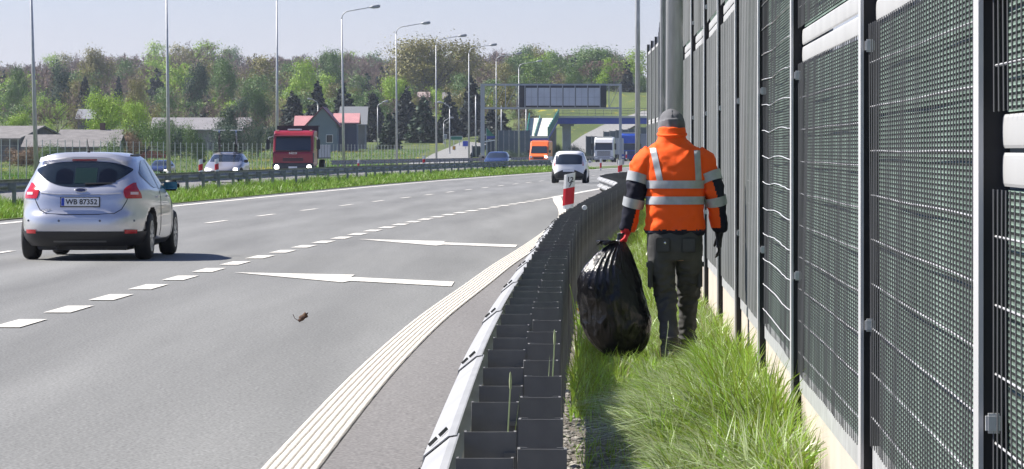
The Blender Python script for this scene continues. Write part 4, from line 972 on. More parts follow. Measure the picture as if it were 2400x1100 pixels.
# triangular green over blue awning sign
t = empty('banner_sign', (xat(1150, 590), 590, 0), 'green and blue triangular banner beside the gantry leg', 'sign')
W = lambda mb, n, m, p=t: mb.build(n, m, p, world=True)
Yb_ = 590.0; P3 = lambda u, v: at(u, v, Yb_)
W(MB().prism([P3(1140, 300), P3(1141, 319), P3(1160, 319)], (0, .1, 0)), 'green_field', mat('banner_green', (.0, .16, .09), .5))
W(MB().prism([P3(1141, 319.2), P3(1141, 327), P3(1160, 324), P3(1160, 319.2)], (0, .1, 0)), 'blue_field', mat('banner_blue', (.01, .04, .28), .5))
W(MB().prism([P3(1136, 331), P3(1136, 333.5), P3(1160, 330), P3(1160, 327.5)], (0, .1, 0)), 'pale_edge', white_pl)
W(MB().box(P3(1139, 0).x, P3(1141, 0).x, Yb_ + .1, Yb_ + .25, -.2, zat(300, Yb_)), 'post', pole_m)
# road signs by the side road
def sign(u0, u1, v0, v1, Y, label, m, legs=2):
    x0, x1 = xat(u0, Y), xat(u1, Y); z1, z0 = zat(v0, Y), zat(v1, Y); g = ter((x0+x1)/2, Y)
    t = empty('road_sign', ((x0 + x1) / 2, Y, g), label, 'road sign')
    MB().bbox(x0, x1, Y - .05, Y, z0, z1, .02).build('face', m, t, world=True)
    MB().bbox(x0 - .06, x1 + .06, Y + .004, Y + .05, z0 - .06, z1 + .06, .02).build('border', white_pl, t, world=True)
    for k in range(legs):
        x = (x0 + x1) / 2 if legs == 1 else (x0 + (x1 - x0) * (.25 + .5 * k)); MB().tube([(x, Y + .1, g - .2), (x, Y + .1, z1 - .1)], .06, 6).build('leg', pole_m, t, world=True)
sign(1057, 1083, 320, 328, 660, 'green direction sign by the side road', mat('sign_green', (.0, .16, .10), .4))
sign(1085, 1097, 331, 343, 620, 'blue square sign by the side road', mat('sign_blue', (.02, .06, .45), .4), 1)
sign(1061, 1067, 343, 351, 600, 'small yellow sign by the side road', mat('sign_yellow', (.55, .28, .02), .4), 1)
sign(1040.5, 1047, 316, 325, 650, 'small grey sign backing on the short curved lamp', mat('sign_grey', (.3, .32, .35), .5), 1)

# ------------------------------------------------------------------ fence between the opposite road and the field
FX = Spline([(150,-27),(200,-25.2),(250,-22.6),(303,-19),(345,-15.8),(385,-12.4),(430,-8)])
fe = empty('fence', (FX(250), 250, ter(FX(250), 250)), 'thin wire mesh fence with pale posts along the field', 'fence'); fl_ = fe.location.copy()
fp = mat('fence_post', (.36, .40, .38), .5, .3); post = MB().tube([(0, 0, -.3), (0, 0, 2.15)], .022, 6).build('post', fp, fe); first = True
for k, yy in enumerate(np.arange(160, 425, 2.5)):
    c = post if first else post.copy()
    if not first: COL.objects.link(c)
    first = False; x = FX(yy); c.location = (x - fl_.x, yy - fl_.y, ter(x, yy) - fl_.z)
mb = MB(); qs = np.arange(160, 426, 5.0)
for zz in np.arange(.15, 2.1, .24): mb.tube([(FX(q_), q_, ter(FX(q_), q_) + zz) for q_ in qs], .004, 3, caps=False)
mb.build('wires', galv_dark, fe, world=True)

# ------------------------------------------------------------------ village
def house(u0, u1, vr, ve, Y, label, wall_m, roof_m, depth=8.0, gable=False, rz=0.0, name='house', windows=0, chimney=False, vb=None):
    """ridge along X (gable=False) or along Y, towards the camera (gable=True)"""
    x0, x1 = xat(u0, Y), xat(u1, Y); c = (x0 + x1) / 2; w = (x1 - x0) / 2; g = ter(c, Y + depth / 2) - .4
    if vb is not None: g = min(g, zat(vb, Y))
    ze = zat(ve, Y) - g; zr = zat(vr, Y) - g
    t = empty(name, (c, Y, g), label, 'house' if name == 'house' else name.replace('_', ' '), rz=rz); D = depth
    if gable:
        MB().prism([(-w, 0, 0), (w, 0, 0), (w, 0, ze), (0, 0, zr - .05), (-w, 0, ze)], (0, D, 0)).build('wall', wall_m, t)
        for sg in (1, -1): MB().prism([(0, -.4, zr), (sg * (w + .5), -.4, ze - .35), (sg * (w + .5), -.4, ze - .17), (0, -.4, zr + .2)], (0, D + .8, 0)).build('roof', roof_m, t)
    else:
        MB().prism([(-w, 0, 0), (-w, D, 0), (-w, D, ze), (-w, D / 2, zr - .06), (-w, 0, ze)], (2 * w, 0, 0)).build('wall', wall_m, t)
        rf = MB(); rf.prism([(-w - .4, -.5, ze - .3), (-w - .4, D / 2, zr), (-w - .4, D / 2, zr + .18), (-w - .4, -.5, ze - .12)], (2 * w + .8, 0, 0)); ro = rf.build('roof', roof_m, t)
        MB().prism([(-w - .4, D + .5, ze - .3), (-w - .4, D / 2, zr), (-w - .4, D / 2, zr + .18), (-w - .4, D + .5, ze - .12)], (2 * w + .8, 0, 0)).build('roof', roof_m, t)
        if chimney: MB().box(w * .3, w * .3 + .6, D / 2 - .3, D / 2 + .3, zr - .3, zr + 1.0).build('chimney', mat('brick_dark', (.14, .08, .06), .9), ro)
    for k in range(windows):
        x = -w + 2 * w * (k + .5) / windows; wd = MB().box(x - .5, x + .5, -.06, -.002, ze * .38, ze * .38 + 1.2).build('window', white_pl, t); MB().box(x - .42, x + .42, -.09, -.065, ze * .38 + .08, ze * .38 + 1.12).build('pane', glass_m, wd)
    return t
grey_wall = mat('grey_render', (.22, .21, .20), .9, var=.12, scale=.5); grey_roof = mat('grey_tile', (.17, .16, .155), .9, var=.15, scale=1.2, bump=.3, bscale=3)
dark_wall = mat('dark_boards', (.12, .115, .12), .9, var=.2, scale=.6, stretch=(3, 3, .3)); teal_wall = mat('teal_cladding', (.15, .20, .23), .7, var=.08, scale=.4)
red_roof = mat('red_sheet', (.40, .14, .13), .55, var=.12, scale=.6); pink_roof = mat('faded_red_sheet', (.46, .22, .22), .6, var=.1, scale=.6); maroon = mat('maroon_sheet', (.16, .035, .055), .6)
house(-60, 50, 298, 322, 480, 'dark barn with a grey roof at the left edge of the village', dark_wall, grey_roof, 12, name='barn', rz=-.35)
house(58, 272, 319, 342, 455, 'long low grey barn behind the fence on the left', grey_wall, grey_roof, 9, name='barn', windows=0)
house(140, 274, 307, 322, 500, 'grey outbuilding roof showing above the long low barn', grey_wall, grey_roof, 8, chimney=True, name='outbuilding')
house(182, 228, 258, 277, 640, 'small dark house with a pale slate roof up among the trees', dark_wall, mat('slate', (.20, .205, .22), .7), 9, windows=2)
house(358, 580, 278, 302, 610, 'long building with a pale grey roof left of the red truck', grey_wall, mat('pale_roof', (.22, .21, .215), .8, var=.08, scale=.6), 9, name='outbuilding')
t = house(722, 789, 253, 292, 590, 'grey-blue gabled hall with maroon verge and red roof behind the red truck', teal_wall, maroon, 14, gable=True, windows=2, name='hall', vb=350)
house(694, 740, 274, 303, 600, 'red-roofed wing on the left of the grey-blue hall', teal_wall, pink_roof, 7, name='hall_wing', vb=350)
h2 = house(786, 836, 268, 286, 598, 'low red-roofed wing on the right of the grey-blue hall', mat('blue_wall', (.07, .09, .14), .7), pink_roof, 6, name='hall_wing', vb=350)
house(800, 855, 252, 290, 625, 'grey-roofed building behind the right wing of the hall', grey_wall, mat('pale_roof2', (.17, .18, .19), .8), 8, name='outbuilding', vb=345)
house(982, 1004, 217, 226, 930, 'small house with a pale brown roof high among the trees', grey_wall, mat('pale_brown_roof', (.30, .235, .215), .8), 8)
house(1176, 1212, 242, 262, 860, 'red-roofed house left of the gantry sign', mat('cream', (.5, .45, .38), .8), red_roof, 9, windows=2)
house(1040, 1075, 218, 232, 920, 'pale house half hidden behind the dark fir', mat('cream', (.5, .45, .38), .8), grey_roof, 8)
rw = empty('brick_wall', (xat(358, 520), 520, .25), 'low red brick wall behind the fence to the right of the silver car roof', 'wall')
bm_ = mat('red_brick', (.34, .085, .06), .9, var=.25, scale=3)
for k in range(8): MB().box(-1.72 + k * .43, -1.31 + k * .43, 0, .3, -.3, 1.22 - .02 * (k % 2)).build('brick_panel', bm_, rw)
MB().box(-1.8, 1.8, -.05, .35, 1.23, 1.32).build('coping', concrete, rw)

# ------------------------------------------------------------------ trees: unit-height templates, then copies
def quads_at(P, S, rng, nrm=None):
    """random leaf quads at points P with sizes S"""
    n = len(P); a = rng.normal(size=(n, 3))
    if nrm is not None:
        nn = nrm / np.maximum(np.linalg.norm(nrm, axis=1), 1e-6)[:, None] + .45 * rng.normal(size=(n, 3)); nn /= np.linalg.norm(nn, axis=1)[:, None]; a -= nn * (a * nn).sum(1)[:, None]
    a /= np.linalg.norm(a, axis=1)[:, None]; b = rng.normal(size=(n, 3)) if nrm is None else np.cross(nn, a)
    b -= a * (a * b).sum(1)[:, None]; b /= np.linalg.norm(b, axis=1)[:, None]
    S = np.asarray(S)[:, None]; V = np.stack([P - a*S - b*S*.7, P + a*S - b*S*.7, P + a*S + b*S*.7, P - a*S + b*S*.7], 1).reshape(-1, 3)
    return V, np.arange(4 * n).reshape(-1, 4)
def slivers(A, B, wa, wb, rng):
    """thin tapered strips from A to B"""
    n = len(A); d = B - A; d /= np.maximum(np.linalg.norm(d, axis=1), 1e-6)[:, None]; r = rng.normal(size=(n, 3)); s = np.cross(d, r); s /= np.linalg.norm(s, axis=1)[:, None]
    wa = np.broadcast_to(wa, (n,))[:, None]; wb = np.broadcast_to(wb, (n,))[:, None]
    V = np.stack([A - s*wa, A + s*wa, B + s*wb, B - s*wb], 1).reshape(-1, 3); return V, np.arange(4 * n).reshape(-1, 4)
def cross_strips(A, B, wa, wb, rng):
    V1, Q1 = slivers(A, B, wa, wb, rng); V2, Q2 = slivers(A, B, wa, wb, rng)
    return np.vstack([V1, V2]), np.vstack([Q1, Q2 + len(V1)])
def join(parts):
    V = []; Q = []; o = 0
    for v, q in parts: V.append(v); Q.append(q + o); o += len(v)
    return np.vstack(V), np.vstack(Q)

def bare_skel(rng, wide=.32, n1=9, n2=6, n3=6, n4=3, up=.55):
    """trunk, limbs and twigs of a leafless tree, height 1"""
    lv = [[], [], [], []]; trunk_top = .62
    lv[0].append((np.array([0, 0, -.03]), np.array([rng.normal()*.02, rng.normal()*.02, trunk_top])))
    def kids(A, B, n, ln, spread, out, t0=.35):
        d = B - A; L = np.linalg.norm(d); d = d / L
        for _ in range(n):
            t = t0 + (1 - t0) * rng.random(); p = A + (B - A) * t; r = rng.normal(size=3); r -= d * r.dot(d); r /= np.linalg.norm(r)
            v = d * (1 - spread) + r * spread + np.array([0, 0, up * .35]); v /= np.linalg.norm(v); out.append((p, p + v * ln * (.7 + .6 * rng.random())))
    kids(*lv[0][0], n1, wide * 1.1, .75, lv[1], .35)
    for a, b in lv[1]: kids(a, b, n2, wide * .55, .6, lv[2], .3)
    for a, b in lv[2]: kids(a, b, n3, wide * .30, .6, lv[3], .25)
    tw = []
    for a, b in lv[3]: kids(a, b, n4, wide * .17, .6, tw, .2)
    return lv, tw
def arr(l): return np.array([x[0] for x in l]), np.array([x[1] for x in l])
def bare_tree(seed, wide=.32, dens=1.0, tw_w=.0022):
    rng = np.random.default_rng(seed); lv, tw = bare_skel(rng, wide, n1=10, n2=6, n3=5, n4=int(3 * dens))
    tr = join([cross_strips(*arr(lv[0]), .016, .007, rng), cross_strips(*arr(lv[1]), .007, .0035, rng)])
    cr = join([slivers(*arr(lv[2]), .0042, .002, rng), slivers(*arr(lv[3]), .0026, .0014, rng), slivers(*arr(tw), tw_w, .001, rng)])
    return tr, cr
def leafy_tree(seed, wide=.34, base=.22, n_cl=46, per=48, leaf=.014, sparse=0.0, flat=1.0):
    rng = np.random.default_rng(seed); cl = []
    lobes = [(rng.normal(size=3) * np.array([wide*.42, wide*.42, .16]) + np.array([0, 0, base + (1-base)*.5]), .6 + .5 * rng.random()) for _ in range(6)]
    for i in range(n_cl):
        c, s = lobes[rng.integers(6)]; v = rng.normal(size=3); v /= np.linalg.norm(v); r = (.35 + .65 * rng.random() ** .5)
        p = c + v * r * s * np.array([wide * .62, wide * .62, (1 - base) * .36]); p[2] = min(max(p[2], base * .8), .985 - rng.random() * .04); cl.append(p)
    cl = np.array(cl); k = np.repeat(np.arange(n_cl), per); sc = (.05 + .05 * rng.random(n_cl)) * (wide / .34)
    off = rng.normal(size=(len(k), 3)) * sc[k][:, None] * np.array([1, 1, .7]); P = cl[k] + off
    cc = np.array([0, 0, base + (1 - base) * .45]); crown = quads_at(P, leaf * (.6 + .8 * rng.random(len(P))), rng, off * 3.0 / np.maximum(sc[k], 1e-3)[:, None] * .12 + (P - cc) * .9)
    tp = np.array([0, 0, base + .25]); A = np.vstack([[[0, 0, -.03]], np.repeat(tp[None] * .8, n_cl // 2, 0)]); B = np.vstack([tp[None], cl[:n_cl // 2]])
    wa = np.full(len(A), .008); wa[0] = .02; wb = np.full(len(A), .003); wb[0] = .011
    trunk = cross_strips(A, B, wa, wb, rng)
    return trunk, crown
def conifer_tree(seed, wide=.20, n=420, leaf=.022):
    rng = np.random.default_rng(seed); z = .05 + .95 * (1 - np.sqrt(rng.random(n))); z = np.clip(z, .05, .99); an = rng.random(n) * 2 * np.pi; Rm = wide * (1 - z) ** .8 * (.7 + .5 * rng.random(n)) + .008
    A = np.stack([np.zeros(n), np.zeros(n), z + .03], 1); B = np.stack([Rm*np.cos(an), Rm*np.sin(an), z - .03 - .25 * Rm], 1)
    m1 = slivers(A, B, .006, .016, rng); P = np.vstack([A + (B - A) * t for t in (.45, .65, .8, .92, 1.0)]); P = P + rng.normal(size=P.shape) * .010
    return cross_strips(np.array([[0, 0, -.03]]), np.array([[0, 0, .98]]), .018, .003, rng), join([m1, quads_at(P, leaf * (.5 + .8 * rng.random(len(P))), rng)])

bark = mat('bark', (.10, .085, .075), .9); twig = mat('bare_twigs', (.16, .115, .095), .9, island=.25)
LEAF = {'bright': mat('leaf_bright', (.25, .38, .026), .6, island=.25, transl=.25), 'mid': mat('leaf_mid', (.09, .165, .034), .6, island=.25, transl=.2),
        'dark': mat('leaf_dark', (.035, .075, .035), .6, island=.35, transl=.1), 'fir': mat('needle_dark', (.013, .026, .022), .7, island=.4),
        'olive': mat('leaf_olive', (.19, .175, .04), .6, island=.25, transl=.2), 'rust': mat('leaf_rust', (.20, .13, .07), .7, island=.35, transl=.15), 'brown': twig,
        'cyp': mat('needle_green', (.025, .055, .024), .7, island=.4)}
TPL = {}
def tpl(kind, k):
    key = (kind, k)
    if key in TPL: return TPL[key]
    if kind == 'bare': tr, cr = bare_tree(100 + k, .30)
    elif kind == 'bareround': tr, cr = bare_tree(120 + k, .46, 1.6, .0035)
    elif kind == 'leafy' and k >= 8: tr, cr = leafy_tree(200 + k, .40, .16, 110, 170, .0082)
    elif kind == 'leafy': tr, cr = leafy_tree(200 + k, .36, .2, 64, 150, .0092)
    elif kind == 'bush': tr, cr = leafy_tree(220 + k, .75, .06, 64, 150, .015)
    elif kind == 'fir': tr, cr = conifer_tree(300 + k, .25, 460)
    elif kind == 'slimfir': tr, cr = conifer_tree(320 + k, .17, 420, .02)
    a = np_mesh('trunk', *tr, bark); b = np_mesh('crown', *cr, twig); ma, mb_ = a.data, b.data
    bpy.data.objects.remove(a); bpy.data.objects.remove(b); TPL[key] = (ma, mb_); return TPL[key]
CROWNS = {}
def tree(kind, k, colr, u0, u1, vt, vb, Y, label, name='tree', cat='tree', group=None):
    """stands where the picture column and depth put it; height from its top row"""
    x = xat((u0 + u1) / 2, Y); g = ter(x, Y); h = zat(vt, Y) - g
    if vb is not None: g = min(g, zat(vb, Y)); h = zat(vt, Y) - g
    t = empty(name, (x, Y, g), label, cat, group, rz=random.random() * 6.28)
    tw = {'bare': .62, 'bareround': .9, 'leafy': .78, 'bush': 1.45, 'fir': .36, 'slimfir': .27}[kind]; w = (xat(u1, Y) - xat(u0, Y)) / tw
    ma, mb_ = tpl(kind, k); key = (kind, k, colr)
    if key not in CROWNS:
        me = mb_.copy(); me.materials.clear(); me.materials.append(LEAF[colr]); me.name = 'crown'; CROWNS[key] = me
    for nm, me in (('trunk', ma), ('crown', CROWNS[key])):
        o = mkobj(nm, me, t); o.scale = (w, w, h)
    return t
T = tree
T('leafy',0,'bright',10,75,255,310,640,'rounded light green tree left of the first street lamp')
T('bareround',0,'brown',88,182,212,312,600,'round leafless brown tree just right of the first street lamp')
T('leafy',1,'dark',112,176,128,230,900,'tall dark green tree high on the slope above the leafless brown tree')
T('fir',0,'fir',178,220,175,270,820,'dark spruce above the slate-roofed house')
T('leafy',2,'bright',205,300,222,320,560,'large bright green tree behind the silver hatchback, left half of the pair')
T('leafy',3,'bright',270,348,238,318,565,'bright green tree right beside the large bright one')
T('leafy',4,'olive',285,345,190,262,800,'olive tree above the bright green pair')
T('slimfir',0,'fir',264,292,178,222,950,'small dark conifer above the bright green tree')
T('leafy',5,'mid',215,262,205,265,760,'mid green tree left above the large bright one')
T('bush',0,'mid',300,388,288,352,500,'broad green bush between the barn and the second street lamp',name='bush',cat='bush')
T('bush',1,'rust',278,338,310,360,470,'orange-brown bush at the end of the long low barn',name='bush',cat='bush')
T('bush',2,'bright',95,140,290,320,520,'bright shrub poking above the roof of the long low barn',name='bush',cat='bush')
T('bush',3,'dark',380,440,300,352,520,'dark bush right of the second street lamp',name='bush',cat='bush')
T('bush',4,'mid',438,492,302,352,500,'light green round bush below the pale grey roof',name='bush',cat='bush')
T('bush',5,'dark',488,580,285,355,515,'wide dark bush behind the bicycles on the car',name='bush',cat='bush')
T('bareround',1,'brown',560,650,270,352,530,'leafless brown bush left of the red truck',name='bush',cat='bush')
T('bush',0,'dark',590,648,300,355,520,'dark green bush immediately left of the red truck cab',name='bush',cat='bush')
T('bush',1,'rust',10,90,345,395,440,'low reddish bush by the fence at the left edge',name='bush',cat='bush')
T('bush',2,'mid',225,300,325,372,430,'green shrub behind the roof aerial of the silver hatchback',name='bush',cat='bush')
T('bareround',2,'brown',412,525,212,300,660,'round leafless tree above the pale grey roof')
T('leafy',6,'dark',425,492,148,250,850,'dark green tree above the round leafless tree')
T('leafy',7,'mid',488,560,145,255,840,'green tree right of the dark green one mid-slope')
T('leafy',0,'mid',555,640,180,290,760,'mid green tree standing left of the third street lamp')
T('leafy',1,'dark',545,600,215,300,700,'darker green tree behind the bicycles, above the dark bush')
T('bare',0,'brown',398,505,86,215,1150,'tall leafless tree standing out on the skyline right of the second lamp')
T('fir',1,'fir',652,722,212,350,680,'dark fir left of the red-roofed hall')
T('fir',2,'fir',716,772,190,330,720,'dark pointed fir directly behind the hall gable')
T('fir',3,'fir',770,842,193,340,730,'dark fir behind the right wing of the hall')
T('fir',0,'fir',842,905,212,350,700,'dark fir behind the short lamp with a bent arm')
T('slimfir',1,'cyp',890,935,262,350,620,'green cypress-like fir in front of the dark ones')
T('fir',1,'fir',915,985,200,350,720,'broad dark fir behind the fifth street lamp')
T('fir',2,'cyp',955,1030,225,350,690,'dark green fir left of the sixth street lamp')
T('fir',3,'fir',1020,1085,215,350,740,'dark fir behind the short curved lamp')
T('slimfir',2,'fir',1076,1134,172,330,760,'tall dark fir left of the gantry leg')
T('fir',0,'fir',1125,1180,250,345,700,'dark fir behind the left half of the gantry')
T('leafy',8,'olive',925,1092,103,235,980,'big spreading olive-yellow tree on the skyline at the sixth lamp')
T('leafy',3,'bright',880,955,180,250,860,'yellow-green tree below the big olive one')
T('leafy',4,'bright',660,740,150,240,900,'light green tree above the firs left of the fourth lamp')
T('leafy',5,'mid',1130,1215,190,280,850,'mid green tree behind the left half of the gantry')
T('leafy',6,'bright',1140,1180,225,300,800,'light green tree beside the gantry leg')
T('leafy',9,'mid',1345,1480,104,225,1000,'large green tree on the skyline above the gantry sign')
T('leafy',1,'olive',1255,1345,160,250,1020,'olive tree behind the gantry sign')
T('leafy',0,'mid',1175,1240,118,215,1050,'green tree on the skyline at the eighth street lamp')
T('leafy',3,'mid',735,800,118,215,1050,'green tree on the skyline left of the fourth street lamp')
T('leafy',5,'olive',205,290,118,215,1080,'olive green tree on the skyline between the first two lamps')
T('leafy',2,'dark',1462,1520,180,270,1000,'dark green tree just left of the noise barrier end')
T('leafy',4,'mid',0,60,165,260,860,'mid green tree at the left edge of the slope')
T('bare',1,'brown',800,850,100,220,1100,'leafless tree with bold limbs right of the fourth street lamp')
T('bare',2,'brown',20,90,140,250,950,'leafless tree left of the first street lamp')
T('leafy',6,'mid',1190,1250,232,300,800,'dull green tree between the gantry leg and the pale ramp')
T('leafy',1,'dark',1215,1268,215,262,850,'dark green tree just above the pale ramp')
T('fir',2,'fir',1150,1205,262,350,680,'dark fir behind the grey-blue noise wall')
T('bareround',0,'brown',1205,1255,245,330,700,'leafless brown bush behind the green ramp screens',name='bush',cat='bush')
T('bush',3,'mid',1285,1320,335,372,640,'dark shrub behind the bridge pier',name='bush',cat='bush')
T('bush',4,'dark',1338,1385,345,378,630,'low dark shrub right of the bridge pier',name='bush',cat='bush')
T('bush',5,'dark',1185,1235,355,380,585,'low dark shrub under the grey-blue noise wall',name='bush',cat='bush')

T('bush',3,'mid',85,150,338,375,435,'green bush in front of the left half of the long low barn',name='bush',cat='bush')
T('leafy',6,'dark',500,560,252,345,560,'dark tree covering the right end of the pale grey roof')
T('bush',1,'mid',395,440,285,345,560,'green bush in front of the left end of the pale grey roof',name='bush',cat='bush')

# the wood on the ridge: reads as one mass
rngf = np.random.default_rng(5)
ft = []
for k in range(5):
    lv, tw = bare_skel(np.random.default_rng(400 + k), .27, 7, 5, 5, 3); r_ = np.random.default_rng(k)
    ft.append((join([cross_strips(*arr(lv[0]), .014, .006, r_), slivers(*arr(lv[1]), .008, .004, r_), slivers(*arr(lv[2]), .006, .003, r_), slivers(*arr(lv[3]), .0055, .003, r_), slivers(*arr(tw), .005, .0025, r_)]), 0))
for k in range(4): ft.append((leafy_tree(450 + k, .36, .15, 40, 64, .0112)[1], 1))
ft.append((conifer_tree(470, .22, 130, .035)[1], 3))
VV = []; QQ = []; MI = []; o_ = 0; tot = 0
sky_u = [-80, 0, 100, 200, 300, 400, 450, 500, 600, 700, 800, 880, 1000, 1100, 1200, 1250, 1300, 1370, 1440, 1478, 1530]
sky_v = [146, 142, 132, 122, 117, 110, 106, 108, 117, 121, 113, 122, 115, 112, 114, 106, 120, 112, 112, 128, 205]
rows = [(780, 26), (840, 26), (900, 34), (960, 40), (1030, 48), (1110, 54), (1200, 60), (1300, 66), (1420, 70), (1560, 74), (1700, 80)]
for ri, (Yr, n) in enumerate(rows):
    for i in range(n):
        u = -90 + 1600 * (i + rngf.random()) / n; Yt = Yr + rngf.normal() * 25
        if u > 1265 and Yr < 890: continue
        if u > 1476 and rngf.random() < .75: continue
        x = xat(u, Yt); g = ter(x, Yt); h = rngf.uniform(9, 15) if ri > 3 else rngf.uniform(6, 10)
        vs = np.interp(u, sky_u, sky_v); cap = zat(vs + rngf.normal() * 4, Yt) - g
        if ri >= 8: h = min(max(cap * rngf.uniform(.93, 1.02), 6), 22)
        h = min(h, max(cap, 5))
        pick = rngf.random(); gpatch = mnoise.noise(Vector((u * .006, Yt * .004, 2)))
        low = ri < 6
        if pick < (.34 if low else .92) - gpatch * .15: k = rngf.integers(5)
        elif pick < (.90 if low else .97): k = 5 + rngf.integers(4)
        else: k = 9
        (v, q), mi = ft[k]; a = rngf.random() * 6.28; c_, s_ = math.cos(a), math.sin(a)
        w = h * rngf.uniform(.8, 1.25); v2 = np.empty_like(v); v2[:, 0] = (v[:, 0]*c_ - v[:, 1]*s_) * w + x; v2[:, 1] = (v[:, 0]*s_ + v[:, 1]*c_) * w + Yt; v2[:, 2] = v[:, 2] * h + g
        VV.append(v2); QQ.append(q + o_); o_ += len(v2); mi2 = mi if mi != 1 else int(rngf.choice([1, 2, 2, 4, 1])); MI.append(np.full(len(q), mi2)); tot += 1
wood = np_mesh('woodland', np.vstack(VV), np.vstack(QQ), [mat('far_twigs', (.175, .120, .100), .9, island=.35), LEAF['mid'], LEAF['olive'], LEAF['fir'], LEAF['bright']], np.concatenate(MI))
tag(wood, 'hazy brown and green woodland covering the ridge', 'woodland', kind='stuff')
# a pale blue line of hills beyond
hb = MB(); P = []
for i in range(41):
    x = -600 + 1800 * i / 40; P.append((x, 5200, 95 + 10 * math.sin(i * .7) + 6 * math.sin(i * 1.9)))
V = [(p[0], 5200, 0) for p in P] + [p for p in P] + [(p[0], 6200, 10) for p in P]; Q = [(i, i+1, 42+i, 41+i) for i in range(40)] + [(41+i, 42+i, 83+i, 82+i) for i in range(40)]
tag(np_mesh('far_hills', V, Q, mat('far_forest', (.035, .06, .05), .95, var=.3, scale=.01)), kind='structure')

# ------------------------------------------------------------------ grass
def blades(P, H, Wd, lean, rng, segs=3, curve=1.0):
    """tapered curved blades at P (n,3); heights H, lean vectors (n,2)"""
    n = len(P); ts = np.linspace(0, 1, segs + 1); an = rng.random(n) * np.pi; sx_, sy_ = np.cos(an), np.sin(an); V = np.zeros((n, 2 * (segs + 1), 3))
    for i, t in enumerate(ts):
        w = Wd * (1 - t ** 1.6) * .5 + 1e-4; cx = P[:, 0] + lean[:, 0] * H * t ** 1.8; cy = P[:, 1] + lean[:, 1] * H * t ** 1.8
        drop = .35 * np.hypot(lean[:, 0], lean[:, 1]) * t ** 2 * curve; cz = P[:, 2] + H * (t - drop * t)
        V[:, 2*i] = np.stack([cx - sx_*w, cy - sy_*w, cz], 1); V[:, 2*i+1] = np.stack([cx + sx_*w, cy + sy_*w, cz], 1)
    b = np.arange(n)[:, None] * (2 * (segs + 1)); Q = np.concatenate([np.stack([b[:, 0] + 2*i, b[:, 0] + 2*i+1, b[:, 0] + 2*i+3, b[:, 0] + 2*i+2], 1) for i in range(segs)])
    return V.reshape(-1, 3), Q
rg = np.random.default_rng(21)
gm = mat('grass_blade', (.235, .345, .042), .36, island=.45, transl=.35, spec=.5)
gm_pale = mat('grass_pale', (.46, .53, .30), .3, island=.35, transl=.3, spec=.6)  # pale blade colour carries the white sun highlights of the grass
gm_dry = mat('grass_dry', (.38, .30, .15), .6, island=.3)
railv = np.vectorize(RAIL); wallv = np.vectorize(WALL); elv = np.vectorize(EL)
parts = []; mids = []
def add_grass(n, y0, y1, sfrac, hlo, hhi, wd, mi, lean0=(-.35, -.15), jit=.5, p=None, segs=3, mask=None):
    yy = y0 + (y1 - y0) * rg.random(n); s = sfrac[0] + (sfrac[1] - sfrac[0]) * rg.random(n)
    xl = railv(yy) + .27; xr = wallv(yy) - .06; x = xl + (xr - xl) * s
    if mask is not None:
        keep = np.array([mask(a, b, c) for a, b, c in zip(x, yy, s)]); x, yy = x[keep], yy[keep]
    n = len(x); H = (hlo + (hhi - hlo) * rg.random(n)); cl = np.array([.75 + .5 * mnoise.noise(Vector((a * 2.2, b * .9, 1))) for a, b in zip(x, yy)]); H = H * cl
    uu = 1200 + 9500 * x / yy; vc = np.interp(uu, [1340, 1400, 1520, 1565, 1635, 1670, 1740, 1800, 1850], [822, 826, 832, 842, 825, 748, 748, 775, 830])
    near = yy < 28.3; H = np.where(near, np.clip(np.minimum(H, 1.5 - (vc + 14 * rg.normal(size=n) - 353) * yy / 9500), .05, None), H)   # trodden low on the walked line
    cn = np.array([[mnoise.noise(Vector((a * 4, b * 1.6, 11))), mnoise.noise(Vector((a * 4, b * 1.6, 17)))] for a, b in zip(x, yy)]) * .9
    lean0 = (lean0[0] + cn[:, 0], lean0[1] + cn[:, 1])
    lean = np.stack([lean0[0] + jit * rg.normal(size=n), lean0[1] + jit * rg.normal(size=n)], 1)
    parts.append(blades(np.stack([x, yy, np.full(n, -.01)], 1), H, wd * (.7 + .6 * rg.random(n)), lean, rg, segs)); mids.append(mi)
tuft = lambda x, yy, s: mnoise.noise(Vector((x * 3.1, yy * 1.1, 7))) > -.05
edge = lambda x, yy, s: s > .40 + .22 * mnoise.noise(Vector((yy * .9, 4.2, 0)))
# sunlit tall grass against the wall
add_grass(9500, 16.5, 26, (.36, .99), .22, .46, .011, 0, mask=edge)
add_grass(6500, 16.5, 26, (.38, .97), .26, .50, .013, 1, lean0=(-.6, -.25), mask=edge)
add_grass(5000, 18, 22.5, (.42, .98), .26, .50, .012, 0, mask=edge); add_grass(3000, 18, 22.5, (.42, .98), .3, .52, .014, 1, lean0=(-.6, -.25), mask=edge)
add_grass(9000, 26, 34, (.30, .99), .15, .36, .009, 0); add_grass(2800, 26, 34, (.3, .97), .2, .4, .009, 1, lean0=(-.5, -.2))
add_grass(12000, 33, 60, (.0, .99), .12, .34, .012, 0); add_grass(1500, 33, 60, (.05, .97), .2, .4, .012, 1)
add_grass(9000, 60, 135, (.0, .99), .12, .36, .018, 0, segs=2)
add_grass(2600, 17.5, 27, (.70, .99), .38, .66, .015, 0, lean0=(-.25, -.1), jit=.35)
add_grass(700, 17.5, 27, (.62, .98), .35, .6, .018, 1, lean0=(-.7, -.3), jit=.4)
add_grass(1900, 17, 26.5, (.42, .97), .28, .52, .021, 0, lean0=(-.3, -.15), jit=.45, mask=edge)
add_grass(900, 17, 26.5, (.42, .97), .28, .52, .021, 1, lean0=(-.6, -.3), jit=.45, mask=edge)
